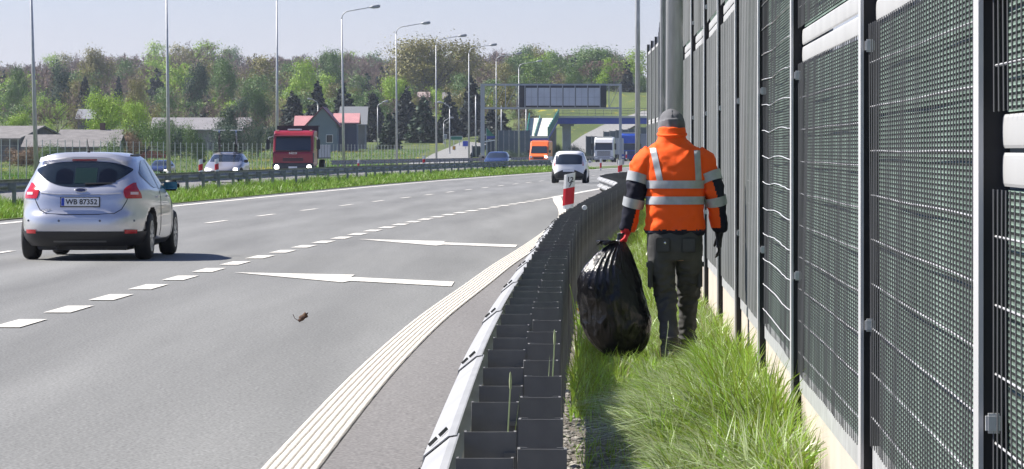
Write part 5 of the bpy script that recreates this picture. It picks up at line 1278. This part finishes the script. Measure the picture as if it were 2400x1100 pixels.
# sparse, shaded growth beside the posts
add_grass(1100, 17, 27, (.0, .45), .05, .2, .006, 0, lean0=(0, 0), mask=tuft)
add_grass(2600, 22.5, 31, (.0, .5), .12, .32, .008, 0, lean0=(.05, -.05))
add_grass(700, 23, 30, (.0, .3), .3, .5, .008, 0, lean0=(.05, -.05), jit=.25)
add_grass(120, 17, 32, (.25, .9), .4, .62, .005, 2, lean0=(-.1, -.05), jit=.25)
add_grass(900, 13, 18, (.05, .9), .06, .2, .006, 0)
V, Q = join(parts); MI = np.concatenate([np.full(len(q), m) for (v, q), m in zip(parts, mids)])
g1 = np_mesh('verge_grass', V, Q, [gm, gm_pale, gm_dry], MI); tag(g1, 'long sunlit grass growing along the foot of the noise barrier', 'grass', kind='stuff')
# median grass
n = 85000; yy = 88 + 240 * rg.random(n) ** 1.25; s = rg.random(n); ex = elv(yy); x = ex - .8 - 2.9 * s
cl = np.array([.75 + .75 * mnoise.noise(Vector((a * .9, b * .33, 3))) + .35 * mnoise.noise(Vector((a * 2, b * 1.1, 9))) for a, b in zip(x, yy)])
H = np.clip((.14 + .30 * rg.random(n)) * cl, .06, .6) * np.where(s < .12, .55, 1.0) * (1 + .35 * s); sc_ = (yy / 110)
V, Q = blades(np.stack([x, yy, np.full(n, .015)], 1), H, .022 * sc_, np.stack([-.05 + .45 * rg.normal(size=n), .4 * rg.normal(size=n)], 1), rg, 2)
mm = np.tile((rg.random(n) < .22).astype(int), 2)
g2 = np_mesh('median_grass', V, Q, [mat('median_blade', (.18, .31, .03), .5, island=.4, transl=.35), mat('median_blade2', (.26, .36, .07), .5, island=.4, transl=.3)], mm); tag(g2, 'bright green grass on the strip between the two roads', 'grass', kind='stuff')
# roadside field tussocks behind the opposite road
n = 26000; yy = 190 + 420 * rg.random(n); x = np.vectorize(FX)(np.minimum(yy, 430)) + 3 - 60 * rg.random(n) ** 1.6
zz = np.array([ter(a, b) for a, b in zip(x, yy)]); keep = ~((np.abs(x - np.vectorize(sx)(yy)) < 4.2) & (yy > 355)) & (x < np.vectorize(lambda q_: EL(q_) - 18.4)(yy)); x, yy, zz = x[keep], yy[keep], zz[keep]; n = len(x)
V, Q = blades(np.stack([x, yy, zz - .02], 1), .15 + .35 * rg.random(n), .10 * (.6 + .8 * rg.random(n)), .4 * rg.normal(size=(n, 2)), rg, 1)
ym = (np.array([mnoise.noise(Vector((a * .12, b * .03, 5))) for a, b in zip(x, yy)]) > .42).astype(int)
g3 = np_mesh('field_grass', V, Q, [mat('field_blade', (.12, .24, .035), .6, island=.35, transl=.3), mat('field_flower', (.42, .34, .03), .6, island=.3, transl=.2)], ym); tag(g3, 'green field grass with yellow flower patches behind the fence', 'grass', kind='stuff')
# stones on the shaded path
mb = MB()
ico = [(0,0,1),(.89,0,.45),(.28,.85,.45),(-.72,.53,.45),(-.72,-.53,.45),(.28,-.85,.45),(.72,.53,-.45),(-.28,.85,-.45),(-.89,0,-.45),(-.28,-.85,-.45),(.72,-.53,-.45),(0,0,-1)]
icf = [(0,1,2),(0,2,3),(0,3,4),(0,4,5),(0,5,1),(1,6,2),(2,7,3),(3,8,4),(4,9,5),(5,10,1),(6,7,2),(7,8,3),(8,9,4),(9,10,5),(10,6,1),(6,11,7),(7,11,8),(8,11,9),(9,11,10),(10,11,6)]
for _ in range(1500):
    yq = random.uniform(15, 27); xq = RAIL(yq) + .24 + (WALL(yq) - RAIL(yq) - .3) * random.random() ** 1.7; s = random.choice([.006, .009, .012, .018, .026]) * random.uniform(.7, 1.2)
    a = [random.uniform(.7, 1.3) for _ in range(3)]; mb.add([(xq + p[0]*s*a[0], yq + p[1]*s*a[1], -.004 + p[2]*s*.6*a[2]) for p in ico], icf)
o = mb.build('gravel', mat('stones', (.25, .23, .205), .9, island=.4), fixn=False); tag(o, 'scattered grey gravel on the shaded ground behind the guardrail', 'gravel', kind='stuff')
for _ in range(0): pass
mb = MB()
for _ in range(160):
    c = Vector((1.33 + random.gauss(0, .05), 18.9 + random.gauss(0, .14), random.uniform(0, .05))); s = random.uniform(.01, .03); mb.add([(c.x + p[0]*s, c.y + p[1]*s, c.z + p[2]*s) for p in ico], icf)
tag(mb.build('soil_mound', mat('brown_soil', (.13, .085, .06), .95, island=.3), fixn=False), 'small mound of brown soil at the foot of the plinth', 'soil mound', kind=None)
# single plants
def weed(p, h, n, label, mat_, wd=.012, lean=.5, seed=0):
    r_ = np.random.default_rng(seed); t = empty('weed', p, label, 'weed'); P = np.zeros((n, 3)); P[:, :2] = r_.normal(size=(n, 2)) * .012
    v, q = blades(P, h * (.6 + .5 * r_.random(n)), np.full(n, wd), lean * r_.normal(size=(n, 2)), r_, 4); np_mesh('leaves', v, q, mat_, parent=t)
    mb = MB().tube([(0, 0, 0), (.01, 0, h * .5), (.03, .01, h)], [.004, .003, .002], 5).lathe([(0, h - .02), (.003, h - .01), (.004, h + .01), (.002, h + .03), (0, h + .035)], 6, 'Z', (.03, .01, 0)); mb.build('stalk', gm_pale, t)
weed((RAIL(10.9) + .065, 10.9, .15), .72, 3, 'green weed growing up between the nearest guardrail spacers', gm, .014, .25, 1)
weed((RAIL(12.0) + .19, 12.35, .2), .72, 2, 'pale seed stalk standing between guardrail posts', gm_pale, .010, .10, 2)
weed((RAIL(29) + .30, 29, 0), .62, 7, 'tall weed against the guardrail posts left of the bag', gm, .014, .3, 3)
weed(tuple(gp(1556, 880)), .33, 5, 'dry yellowish stalks in the grass behind the left boot', gm_dry, .010, .3, 4)
weed((RAIL(16.4) + .27, 16.6, 0), .12, 3, 'single pale shoot on the gravel at the bottom edge', gm_pale, .010, .1, 5)
dt = empty('dock_plant', gp(1668, 800), 'broad-leaved green plant at the wall beside the worker legs', 'plant')
r_ = np.random.default_rng(8); v, q = blades(np.zeros((26, 3)), .12 + .14 * r_.random(26), np.full(26, .045), .9 * r_.normal(size=(26, 2)), r_, 4); np_mesh('leaves', v, q, mat('dock_leaf', (.075, .20, .02), .45, island=.25, transl=.3), parent=dt)
fl = empty('dandelions', (.55, 29.8, 0), 'yellow dandelion beside the guardrail left of the bag', 'flower')
MB().tube([(0, 0, 0), (-.03, 0, .32)], .004, 5).build('stem', gm, fl); MB().lathe([(0, .30), (.03, .315), (.045, .335), (.03, .35), (0, .352)], 10, 'Z', (-.03, 0, 0)).build('flower_head', mat('dandelion', (.75, .48, .02), .6), fl)
# the dry leaf on the road
lf = empty('dry_leaf', gp(707, 756), 'curled brown dry leaf lying on the asphalt', 'leaf')
mb = MB(); n = 9
for i in range(n):
    t_ = i / (n - 1); w = .034 * math.sin(math.pi * (.08 + .86 * t_)) ** .7 * (1 + .25 * math.sin(t_ * 14)); c = Vector((-.02 + .06 * t_, .05 * t_, .002 + .075 * t_ ** 1.3))
    mb.v += [tuple(c + Vector((-w, .01, .012))), tuple(c + Vector((0, -.012, 0))), tuple(c + Vector((w, .014, .010)))]
for i in range(n - 1):
    for j in range(2): mb.f.append((3*i+j, 3*i+j+1, 3*i+j+4, 3*i+j+3)); mb.mi.append(0)
mb.build('blade', mat('dry_leaf', (.17, .085, .03), .7, col2=(.05, .02, .012), scale=28), lf, smooth=True)
MB().tube([(-.02, 0, .01), (-.06, 0, .035), (-.075, .0, .07)], .003, 5).build('stalk', mat('leaf_stalk', (.10, .04, .03), .7), lf)

# ------------------------------------------------------------------ the worker with the bag
def ellipsoid(mb, c, r, n=20, m=14, tilt=0.0):
    o = len(mb.v); ct, st = math.cos(tilt), math.sin(tilt)
    for i in range(m + 1):
        a = math.pi * i / m
        for j in range(n):
            b = 2 * math.pi * j / n; x, y, z = r[0]*math.sin(a)*math.cos(b), r[1]*math.sin(a)*math.sin(b), r[2]*math.cos(a)
            mb.v.append((c[0] + x, c[1] + y*ct - z*st, c[2] + y*st + z*ct))
    for i in range(m):
        for j in range(n): mb.f.append((o+i*n+j, o+(i+1)*n+j, o+(i+1)*n+(j+1)%n, o+i*n+(j+1)%n)); mb.mi.append(0)
    return mb
def loft(mb, secs, n=32):
    """stack of ellipses (z, cx, cy, rx, ry)"""
    o = len(mb.v); k = len(secs)
    for (z, cx, cy, rx, ry) in secs:
        for j in range(n):
            a = 2*math.pi*j/n; ca, sa = math.cos(a), math.sin(a); e = .85
            mb.v.append((cx + rx*math.copysign(abs(ca)**e, ca), cy + ry*math.copysign(abs(sa)**e, sa), z))
    for i in range(k - 1):
        for j in range(n): mb.f.append((o+i*n+j, o+i*n+(j+1)%n, o+(i+1)*n+(j+1)%n, o+(i+1)*n+j)); mb.mi.append(0)
    mb.f.append(tuple(o + j for j in reversed(range(n)))); mb.f.append(tuple(o+(k-1)*n+j for j in range(n))); mb.mi += [0, 0]
    return mb
def dense(pts, rad, per=6):
    P = [Vector(p) for p in pts]; sx_ = [Spline([(i, p[a]) for i, p in enumerate(P)]) for a in range(3)]; sr = Spline(list(enumerate(rad))); n = (len(P)-1)*per
    return [Vector((sx_[0](i/per), sx_[1](i/per), sx_[2](i/per))) for i in range(n+1)], [sr(i/per) for i in range(n+1)]
def union(name, mb, voxel, m, parent, disp=None, iters=3, pick=None):
    """one continuous skin over overlapping shapes"""
    tmp = mb.build('tmp', m if not isinstance(m, list) else m[0]); md = tmp.modifiers.new('r', 'REMESH'); md.mode = 'VOXEL'; md.voxel_size = voxel; md.use_smooth_shade = True
    sm = tmp.modifiers.new('s', 'SMOOTH'); sm.iterations = iters; sm.factor = .5
    dg = bpy.context.evaluated_depsgraph_get(); me = bpy.data.meshes.new_from_object(tmp.evaluated_get(dg)); bpy.data.objects.remove(tmp)
    me.name = name; me.materials.clear()
    for x in (m if isinstance(m, list) else [m]): me.materials.append(x)
    if disp:
        nv = len(me.vertices); co = np.empty(nv*3); no = np.empty(nv*3); me.vertices.foreach_get('co', co); me.vertices.foreach_get('normal', no); co = co.reshape(-1,3); no = no.reshape(-1,3)
        co += no * np.array([disp(Vector(p)) for p in co])[:, None]; me.vertices.foreach_set('co', co.ravel())
    if pick:
        nf = len(me.polygons); ce = np.empty(nf*3); me.polygons.foreach_get('center', ce); me.polygons.foreach_set('material_index', [pick(c) for c in ce.reshape(-1,3)])
    me.polygons.foreach_set('use_smooth', [True]*len(me.polygons)); me.update()
    return mkobj(name, me, parent)

PX, PY = 1.136, 28.0
person = empty('person', (PX, PY, 0), 'worker in an orange high-visibility jacket walking away with a rubbish bag', 'person', rz=-.02); person.scale = (.955, 1, 1)
def hv_material():
    m = mat('hivis_orange', (1.0, .11, .010), .75, spec=.25, bump=.15, bscale=180); return m
orange = hv_material(); navy = mat('navy_cloth', (.012, .013, .024), .8, spec=.25, bump=.15, bscale=180); refl = mat('reflective_tape', (.40, .41, .41), .45, .25, var=.10, scale=22)
charcoal = mat('charcoal_cloth', (.068, .067, .065), .85, spec=.25, var=.15, scale=8, bump=.2, bscale=150); capg = mat('hood_grey', (.14, .14, .15), .9, spec=.2, var=.12, scale=14)
skin = mat('skin', (.45, .26, .19), .6); boot_m = mat('boot_leather', (.018, .017, .017), .55, var=.3, scale=12)
# jacket
TS = [(.925,-.016,.0,.208,.132),(.95,-.016,.0,.214,.138),(1.02,-.014,.005,.212,.142),(1.12,-.01,.01,.207,.142),(1.22,-.008,.02,.205,.145),(1.32,-.01,.03,.213,.148),(1.42,-.014,.042,.222,.142),(1.48,-.018,.052,.215,.128),(1.52,-.022,.06,.175,.112),(1.55,-.026,.068,.125,.10),(1.58,-.03,.075,.100,.098),(1.62,-.03,.088,.098,.104),(1.660,-.03,.098,.096,.108)]
LA = ([(-.17,.05,1.455),(-.235,.045,1.40),(-.275,.035,1.29),(-.298,.02,1.19),(-.325,.035,1.07),(-.36,.065,.945)], [.088,.090,.076,.069,.064,.052])
RA = ([(.135,.06,1.455),(.20,.055,1.40),(.248,.04,1.29),(.278,.02,1.19),(.298,.045,1.07),(.312,.085,.945)], [.088,.090,.076,.069,.064,.052])
def jfold(p):
    n1 = mnoise.noise(Vector((p.x*9, p.y*9, p.z*16))); n2 = mnoise.noise(Vector((p.x*22, p.y*22, p.z*30 + 5)))
    pull = math.sin((p.z*1.0 + abs(p.x + .015)*1.1) * 46 + 3*n1) * .0028 * smooth(.06, .2, abs(p.x + .015))
    low = smooth(1.1, .95, p.z) * .006 * math.sin(p.x*40 + 2*n1)
    rid = 1 - 2.2*abs(mnoise.noise(Vector((p.x*7 + p.z*5 + 9, p.y*7, p.z*8 - abs(p.x)*9))))
    return .0065*n1 + .003*n2 + pull + low + .0075*max(rid, -.4)*(.35 + .65*smooth(.05, .16, abs(p.x + .015)))
mb = MB(); loft(mb, TS)
for pts, rad in (LA, RA): P, Rr = dense(pts, rad); mb.tube(P, Rr, 18)
lap = Spline([(-p[2], p[0]) for p in LA[0]]); rap = Spline([(-p[2], p[0]) for p in RA[0]])
def jpick(c):
    x, y_, z = c
    if z < .952 and abs(x + .016) < .235: return 1
    lx, rx = lap(-z), rap(-z)
    if z < 1.30 and x < lx + .078 and x < -.205: return 1 if not (z < 1.13 and x > lx + .02) else (1 if z > 1.10 else (0 if x > lx + .03 else 1))
    if z < 1.315 and x > rx - .09 and x > .195: return 1 if (x > rx + .012 or z < .965) else 0
    return 0
jk = union('jacket', mb, .0085, [orange, navy], person, jfold, 4, jpick)
# collar roll and hem ribs
mb = MB(); mb.tube([(-.03 + .099*math.cos(a), .084 + .106*math.sin(a), 1.612 + .012*math.sin(a)) for a in np.linspace(0, 2*math.pi, 33)], .012, 8, caps=False); mb.build('collar_fold', orange, jk, smooth=True)
# reflective bands
def tsec(z):
    return [Spline([(s[0], s[i]) for s in TS])(z) for i in (1, 2, 3, 4)]
def torso_band(z0, z1, name='reflective_band', sag=0.0):
    mb = MB(); n = 64
    for i in range(4):
        z = z0 + (z1 - z0) * i / 3; cx, cy, rx, ry = tsec(z)
        for j in range(n):
            a = 2*math.pi*j/n; ca, sa = math.cos(a), math.sin(a); e = .85; d = Vector((rx*math.copysign(abs(ca)**e, ca), ry*math.copysign(abs(sa)**e, sa), 0)); p = Vector((cx, cy, z)) + d
            off = jfold(p) + .006; p = p + d.normalized() * off; p.z += sag * math.cos(a*2) ; mb.v.append(tuple(p))
    for i in range(3):
        for j in range(n): mb.f.append((i*n+j, i*n+(j+1)%n, (i+1)*n+(j+1)%n, (i+1)*n+j)); mb.mi.append(0)
    return mb.build(name, refl, jk, smooth=True)
torso_band(1.238, 1.293); torso_band(1.128, 1.183)
def arm_band(arm, z0, z1):
    P, Rr = dense(*arm); zs = [p.z for p in P][::-1]; idx = list(range(len(P)))[::-1]; pts = []; rr = []
    for z in np.linspace(z0, z1, 5):
        f = float(np.interp(z, zs, idx)); i = int(f); t_ = f - i; j = min(i+1, len(P)-1); pts.append(P[i].lerp(P[j], t_)); rr.append(Rr[i]*(1-t_) + Rr[j]*t_ + .0125)
    return MB().tube(pts, rr, 24, caps=False).build('reflective_band', refl, jk, smooth=True)
arm_band(LA, 1.27, 1.335); arm_band(RA, 1.275, 1.34); arm_band(LA, 1.11, 1.17); arm_band(RA, 1.125, 1.18)
bvh = BVHTree.FromPolygons([v.co.copy() for v in jk.data.vertices], [tuple(p.vertices) for p in jk.data.polygons])
def strap(x_top, x_bot, z_top, z_bot, w=.045):
    mb = MB(); n = 18; k = 4
    for i in range(n + 1):
        t_ = i / n; z = z_top + (z_bot - z_top)*t_; xc = x_top + (x_bot - x_top)*t_
        for j in range(k + 1):
            x = xc - w/2 + w*j/k; h = bvh.ray_cast(Vector((x, -1, z)), Vector((0, 1, 0))); p = h[0] if h[0] is not None else Vector((x, .06, z)); mb.v.append((p.x, p.y - .005, p.z + .002))
    for i in range(n):
        for j in range(k): a = i*(k+1)+j; mb.f.append((a, a+1, a+k+2, a+k+1)); mb.mi.append(0)
    mb.build('reflective_strap', refl, jk, smooth=True)
strap(-.172, -.122, 1.515, 1.292); strap(.148, .158, 1.50, 1.292)
# trousers
PS = [(.74,-.008,.0,.15,.11),(.80,-.010,.0,.195,.135),(.88,-.014,.0,.205,.142),(.95,-.016,.0,.200,.132)]
LL = ([(-.108,.0,.84),(-.112,.015,.72),(-.098,.03,.60),(-.075,.045,.50),(-.066,-.02,.36),(-.052,-.10,.22),(-.042,-.165,.075)], [.110,.100,.086,.076,.072,.068,.064])
RL = ([(.088,.0,.84),(.092,.06,.72),(.092,.13,.60),(.090,.20,.50),(.088,.25,.36),(.082,.29,.22),(.074,.315,.075)], [.110,.098,.084,.072,.067,.064,.062])
def pfold(p):
    n1 = mnoise.noise(Vector((p.x*8, p.y*8, p.z*15 + 2))); n2 = mnoise.noise(Vector((p.x*20 + 4, p.y*20, p.z*34))); k = smooth(.85, .6, p.z)
    rid = 1 - abs(mnoise.noise(Vector((p.x*10 + 7, p.y*10, p.z*20))))*2
    knee = math.exp(-((p.z - .5)/.10)**2) + 1.1*math.exp(-((p.z - .16)/.10)**2) + .5*math.exp(-((p.z - .68)/.10)**2)
    return .006*n1 + (.005 + .013*knee)*n2*k + (.017*knee)*rid*k - .003
mb = MB(); loft(mb, PS)
for pts, rad in (LL, RL): P, Rr = dense(pts, rad); mb.tube(P, [(r, r*1.08) for r in Rr], 18)
tr = union('trousers', mb, .0085, charcoal, person, pfold, 3)
# cargo pockets and hip stitching
for (x, y_, z, s) in ((-.190, -.01, .645, -1), (.172, .09, .645, 1)):
    pk = MB().bbox(x - .018, x + .018, y_ - .075, y_ + .075, z - .10, z + .085, .012).bbox(x - .024 + s*.004, x + .024 + s*.004, y_ - .08, y_ + .08, z + .04, z + .095, .012).build('cargo_pocket', charcoal, tr, smooth=False)
for (x, s) in ((-.10, -1), (.085, 1)): MB().bbox(x - .05, x + .05, -.148, -.136, .80, .90, .006).build('back_pocket', charcoal, tr)
MB().lathe([(0, -.153), (.008, -.152), (.009, -.146), (0, -.146)], 8, 'Y', (-.085, 0, .865)).build('stud', chrome, tr)
# boots
def boot(c, rz, pitch):
    b = MB(); ellipsoid(b, (0, .10, .045), (.048, .10, .045)); ellipsoid(b, (0, -.02, .06), (.045, .07, .06)); b.tube([(0, -.01, .05), (0, -.02, .20)], [.052, .056], 16)
    o = union('boot', b, .007, boot_m, person, None, 2); o.location = c; o.rotation_euler = (pitch, 0, rz)
    s = MB().bbox(-.045, .045, -.085, .20, -.012, .018, .012).build('sole', black_r, o)
boot((-.042, -.175, .02), .05, -.10); boot((.075, .31, .012), -.08, .0)
# body under the clothes, with head and face
mb = MB(); ellipsoid(mb, (-.03, .145, 1.675), (.076, .094, .112), tilt=-.25); ellipsoid(mb, (-.03, .195, 1.63), (.055, .06, .05)); ellipsoid(mb, (-.03, .245, 1.655), (.014, .02, .022))
for sg in (-1, 1): ellipsoid(mb, (-.03 + sg*.078, .14, 1.665), (.012, .022, .032))
mb.tube([(-.03, .07, 1.45), (-.03, .12, 1.62)], [.06, .056], 14); loft(mb, [(s[0], s[1], s[2], s[3]*.8, s[4]*.78) for s in TS if s[0] < 1.53]); loft(mb, [(s[0], s[1], s[2], s[3]*.8, s[4]*.78) for s in PS])
for pts, rad in (LA, RA, LL, RL): P, Rr = dense(pts, [r*.72 for r in rad]); mb.tube(P, Rr, 12)
body = union('body', mb, .012, skin, person, None, 2)
for sg in (-1, 1): e = MB(); ellipsoid(e, (-.03 + sg*.03, .232, 1.685), (.011, .008, .009), 10, 8); e.build('eye', white_pl, body, smooth=True)
MB().tube([(-.055, .243, 1.62), (-.03, .25, 1.617), (-.005, .243, 1.62)], .005, 6).build('mouth', mat('lips', (.38, .14, .12), .6), body)
# grey hood pulled over the head
def hfold(p): return .008*mnoise.noise(Vector((p.x*16, p.y*14, p.z*9))) + .004*math.sin(p.x*70 + 6*mnoise.noise(Vector((p.x*6, p.z*8, 0)))) * smooth(1.80, 1.62, p.z)
mb = MB(); ellipsoid(mb, (-.034, .150, 1.672), (.100, .122, .116), 28, 20, -.25); mb.tube([(-.032, .12, 1.70), (-.032, .10, 1.60)], [(.098, .112), (.09, .10)], 20)
hood = union('hood', mb, .0075, capg, person, hfold, 3)
MB().tube([(-.033, .035, 1.69), (-.034, .05, 1.745), (-.034, .10, 1.782)], .004, 6).build('hood_seam', capg, hood)
# gloves
def finger(mb, base, dirs, lens, r):
    p = Vector(base); pts = [p.copy()]
    for d, l in zip(dirs, lens): p = p + Vector(d).normalized() * l; pts.append(p.copy())
    mb.tube(pts, [r, r*1.0, r*.92, r*.75][:len(pts)], 8); ellipsoid(mb, pts[-1], (r*.78,)*3, 8, 6)
blackg = mat('black_glove', (.016, .016, .018), .7); redg = mat('red_glove', (.62, .018, .022), .7, var=.15, scale=30)
mb = MB(); h0 = Vector((.312, .09, .93))
mb.tube([h0 + Vector((0, 0, .04)), h0, h0 + Vector((.0, .012, -.05)), h0 + Vector((-.002, .022, -.10))], [(.034, .034), (.032, .034), (.022, .044), (.020, .046)], 14)
for k, (dy, l) in enumerate(((.038, .85), (.014, 1.0), (-.010, .95), (-.032, .75))):
    finger(mb, h0 + Vector((-.002, .022 + dy*.85, -.095)), [(.0, .05, -1), (-.35, .12, -1), (-.75, .1, -.8)], [.036*l, .026*l, .020*l], .0098)
finger(mb, h0 + Vector((-.012, .05, -.035)), [(-.35, .55, -.8), (-.25, .2, -1)], [.038, .03], .0110)
union('glove', mb, .0045, blackg, person, None, 1)
mb = MB(); h1 = Vector((-.363, .068, .945))
mb.tube([h1 + Vector((.002, 0, .035)), h1, h1 + Vector((-.014, .004, -.04)), h1 + Vector((-.020, .008, -.075))], [(.042, .040), (.040, .038), (.030, .046), (.026, .044)], 14)
for k, (dy, l) in enumerate(((.036, .85), (.013, 1.0), (-.011, .95), (-.033, .78))):   # fingers closed round the neck of the bag
    finger(mb, h1 + Vector((-.024, .008 + dy*.9, -.068)), [(-.55, 0, -.9), (.75, 0, -.65), (.9, 0, .55)], [.034*l, .030*l, .022*l], .0112)
finger(mb, h1 + Vector((.0, -.036, -.03)), [(-.3, -.6, -.7), (-.75, .1, -.5)], [.034, .030], .0118)
gl = union('glove', mb, .0045, redg, person, None, 1); gl['label'] = 'bright red knitted glove gripping the bag'
MB().tube([(-.357, .062, .965), (-.359, .065, .945)], [.052, .050], 18, caps=False).build('cuff', redg, gl, smooth=True)

# --- rubbish bag
bagm = bpy.data.materials.new('black_bag'); bagm.use_nodes = True; N = bagm.node_tree.nodes; L = bagm.node_tree.links; b = N['Principled BSDF']
b.inputs['Base Color'].default_value = (.006, .006, .008, 1); b.inputs['Roughness'].default_value = .22; b.inputs['Specular IOR Level'].default_value = .45
tc = N.new('ShaderNodeTexCoord'); mp = N.new('ShaderNodeMapping'); mp.inputs['Scale'].default_value = (1, 1, .35); L.new(tc.outputs['Object'], mp.inputs[0])
nz = N.new('ShaderNodeTexNoise'); nz.inputs['Scale'].default_value = 26; nz.inputs['Detail'].default_value = 5; nz.inputs['Distortion'].default_value = .6; L.new(mp.outputs[0], nz.inputs[0])
bp = N.new('ShaderNodeBump'); bp.inputs['Strength'].default_value = .8; bp.inputs['Distance'].default_value = .02; L.new(nz.outputs[0], bp.inputs['Height']); L.new(bp.outputs[0], b.inputs['Normal'])
bx, by = PX - .386, PY + .06
bag = empty('rubbish_bag', (bx, by, .05), 'full black plastic rubbish bag hanging from the red glove', 'rubbish bag')
BS = [(.93,.012,.032),(.905,.008,.030),(.88,.0,.030),(.85,-.018,.060),(.80,-.040,.108),(.74,-.058,.150),(.66,-.070,.196),(.60,-.072,.216),(.48,-.062,.232),(.38,-.045,.238),(.28,-.030,.236),(.19,-.014,.208),(.125,.0,.160),(.088,.008,.110),(.068,.010,.055),(.06,.010,.012)]
cz = Spline([(-s[0], s[1]) for s in BS]); rz_ = Spline([(-s[0], s[2]) for s in BS]); nA, nZ = 168, 120; mb = MB(); rr_ = random.Random(3)
ph = [(rr_.randint(9, 34), rr_.random()*6.28, rr_.uniform(.4, 1)) for _ in range(6)]
for i in range(nZ + 1):
    t_ = i / nZ; z = .93 - (.93 - .060) * t_
    for j in range(nA):
        a = 2*math.pi*j/nA; r = rz_(-z); top = smooth(.45, .84, z)
        pl = sum(w*(1 - abs(math.sin(k*a*.5 + p0 + 1.4*z)))**2 for k, p0, w in ph)/3.0 - .35
        q3 = Vector((math.cos(a)*1.6, math.sin(a)*1.6, z*5)); cr = abs(mnoise.noise(q3*1.3))*.9 + abs(mnoise.noise(q3*2.7 + Vector((3, 1, 0))))*.45 - .35
        lump = mnoise.noise(Vector((math.cos(a)*.9, math.sin(a)*.9, z*2.3 + 4)))
        r2 = r*(1 + .13*pl*top*(1 if z < .87 else .6) - .10*cr*(1 - top*.7) + .10*lump*(1 - top))
        x = cz(-z) + .40 - .40 + r2*math.cos(a); yy = r2*.86*math.sin(a)
        mb.v.append((x, yy, z - .05))
for i in range(nZ):
    for j in range(nA): mb.f.append((i*nA+j, (i+1)*nA+j, (i+1)*nA+(j+1)%nA, i*nA+(j+1)%nA)); mb.mi.append(0)
mb.f.append(tuple(range(nA))); mb.f.append(tuple(nZ*nA + j for j in reversed(range(nA)))); mb.mi += [0, 0]
mb.build('sack', bagm, bag, smooth=True)
# loose rim of the sack gathered beside the fist
mb = MB(); n = 40
for i in range(6):
    t_ = i/5
    for j in range(n):
        a = 2*math.pi*j/n; r = .030 + .045*t_ + .014*t_*math.sin(a*7 + 1) + .01*t_*math.sin(a*13); mb.v.append((-.018 - .085*t_ + r*math.cos(a)*.8, -.01 + r*math.sin(a)*.9, .815 - .01 + .045*t_*(1 - t_*.9) + .018*t_*math.sin(a*5)))
for i in range(5):
    for j in range(n): mb.f.append((i*n+j, i*n+(j+1)%n, (i+1)*n+(j+1)%n, (i+1)*n+j)); mb.mi.append(0)
mb.build('gathered_rim', bagm, bag, smooth=True)

# ------------------------------------------------------------------ thin summer haze over the whole place
hz = MB().box(-900, 900, -80, 7000, -3, 118).build('haze', mat('tmp_haze', (1, 1, 1))); hz.data.materials.clear()
hm = bpy.data.materials.new('haze_air'); hm.use_nodes = True; N = hm.node_tree.nodes; L = hm.node_tree.links
N.remove(N['Principled BSDF']); pv = N.new('ShaderNodeVolumePrincipled'); pv.inputs['Color'].default_value = (.80, .88, 1.0, 1); pv.inputs['Density'].default_value = .00009; pv.inputs['Anisotropy'].default_value = .2
L.new(pv.outputs[0], N['Material Output'].inputs['Volume']); hz.data.materials.append(hm); tag(hz, kind='stuff')
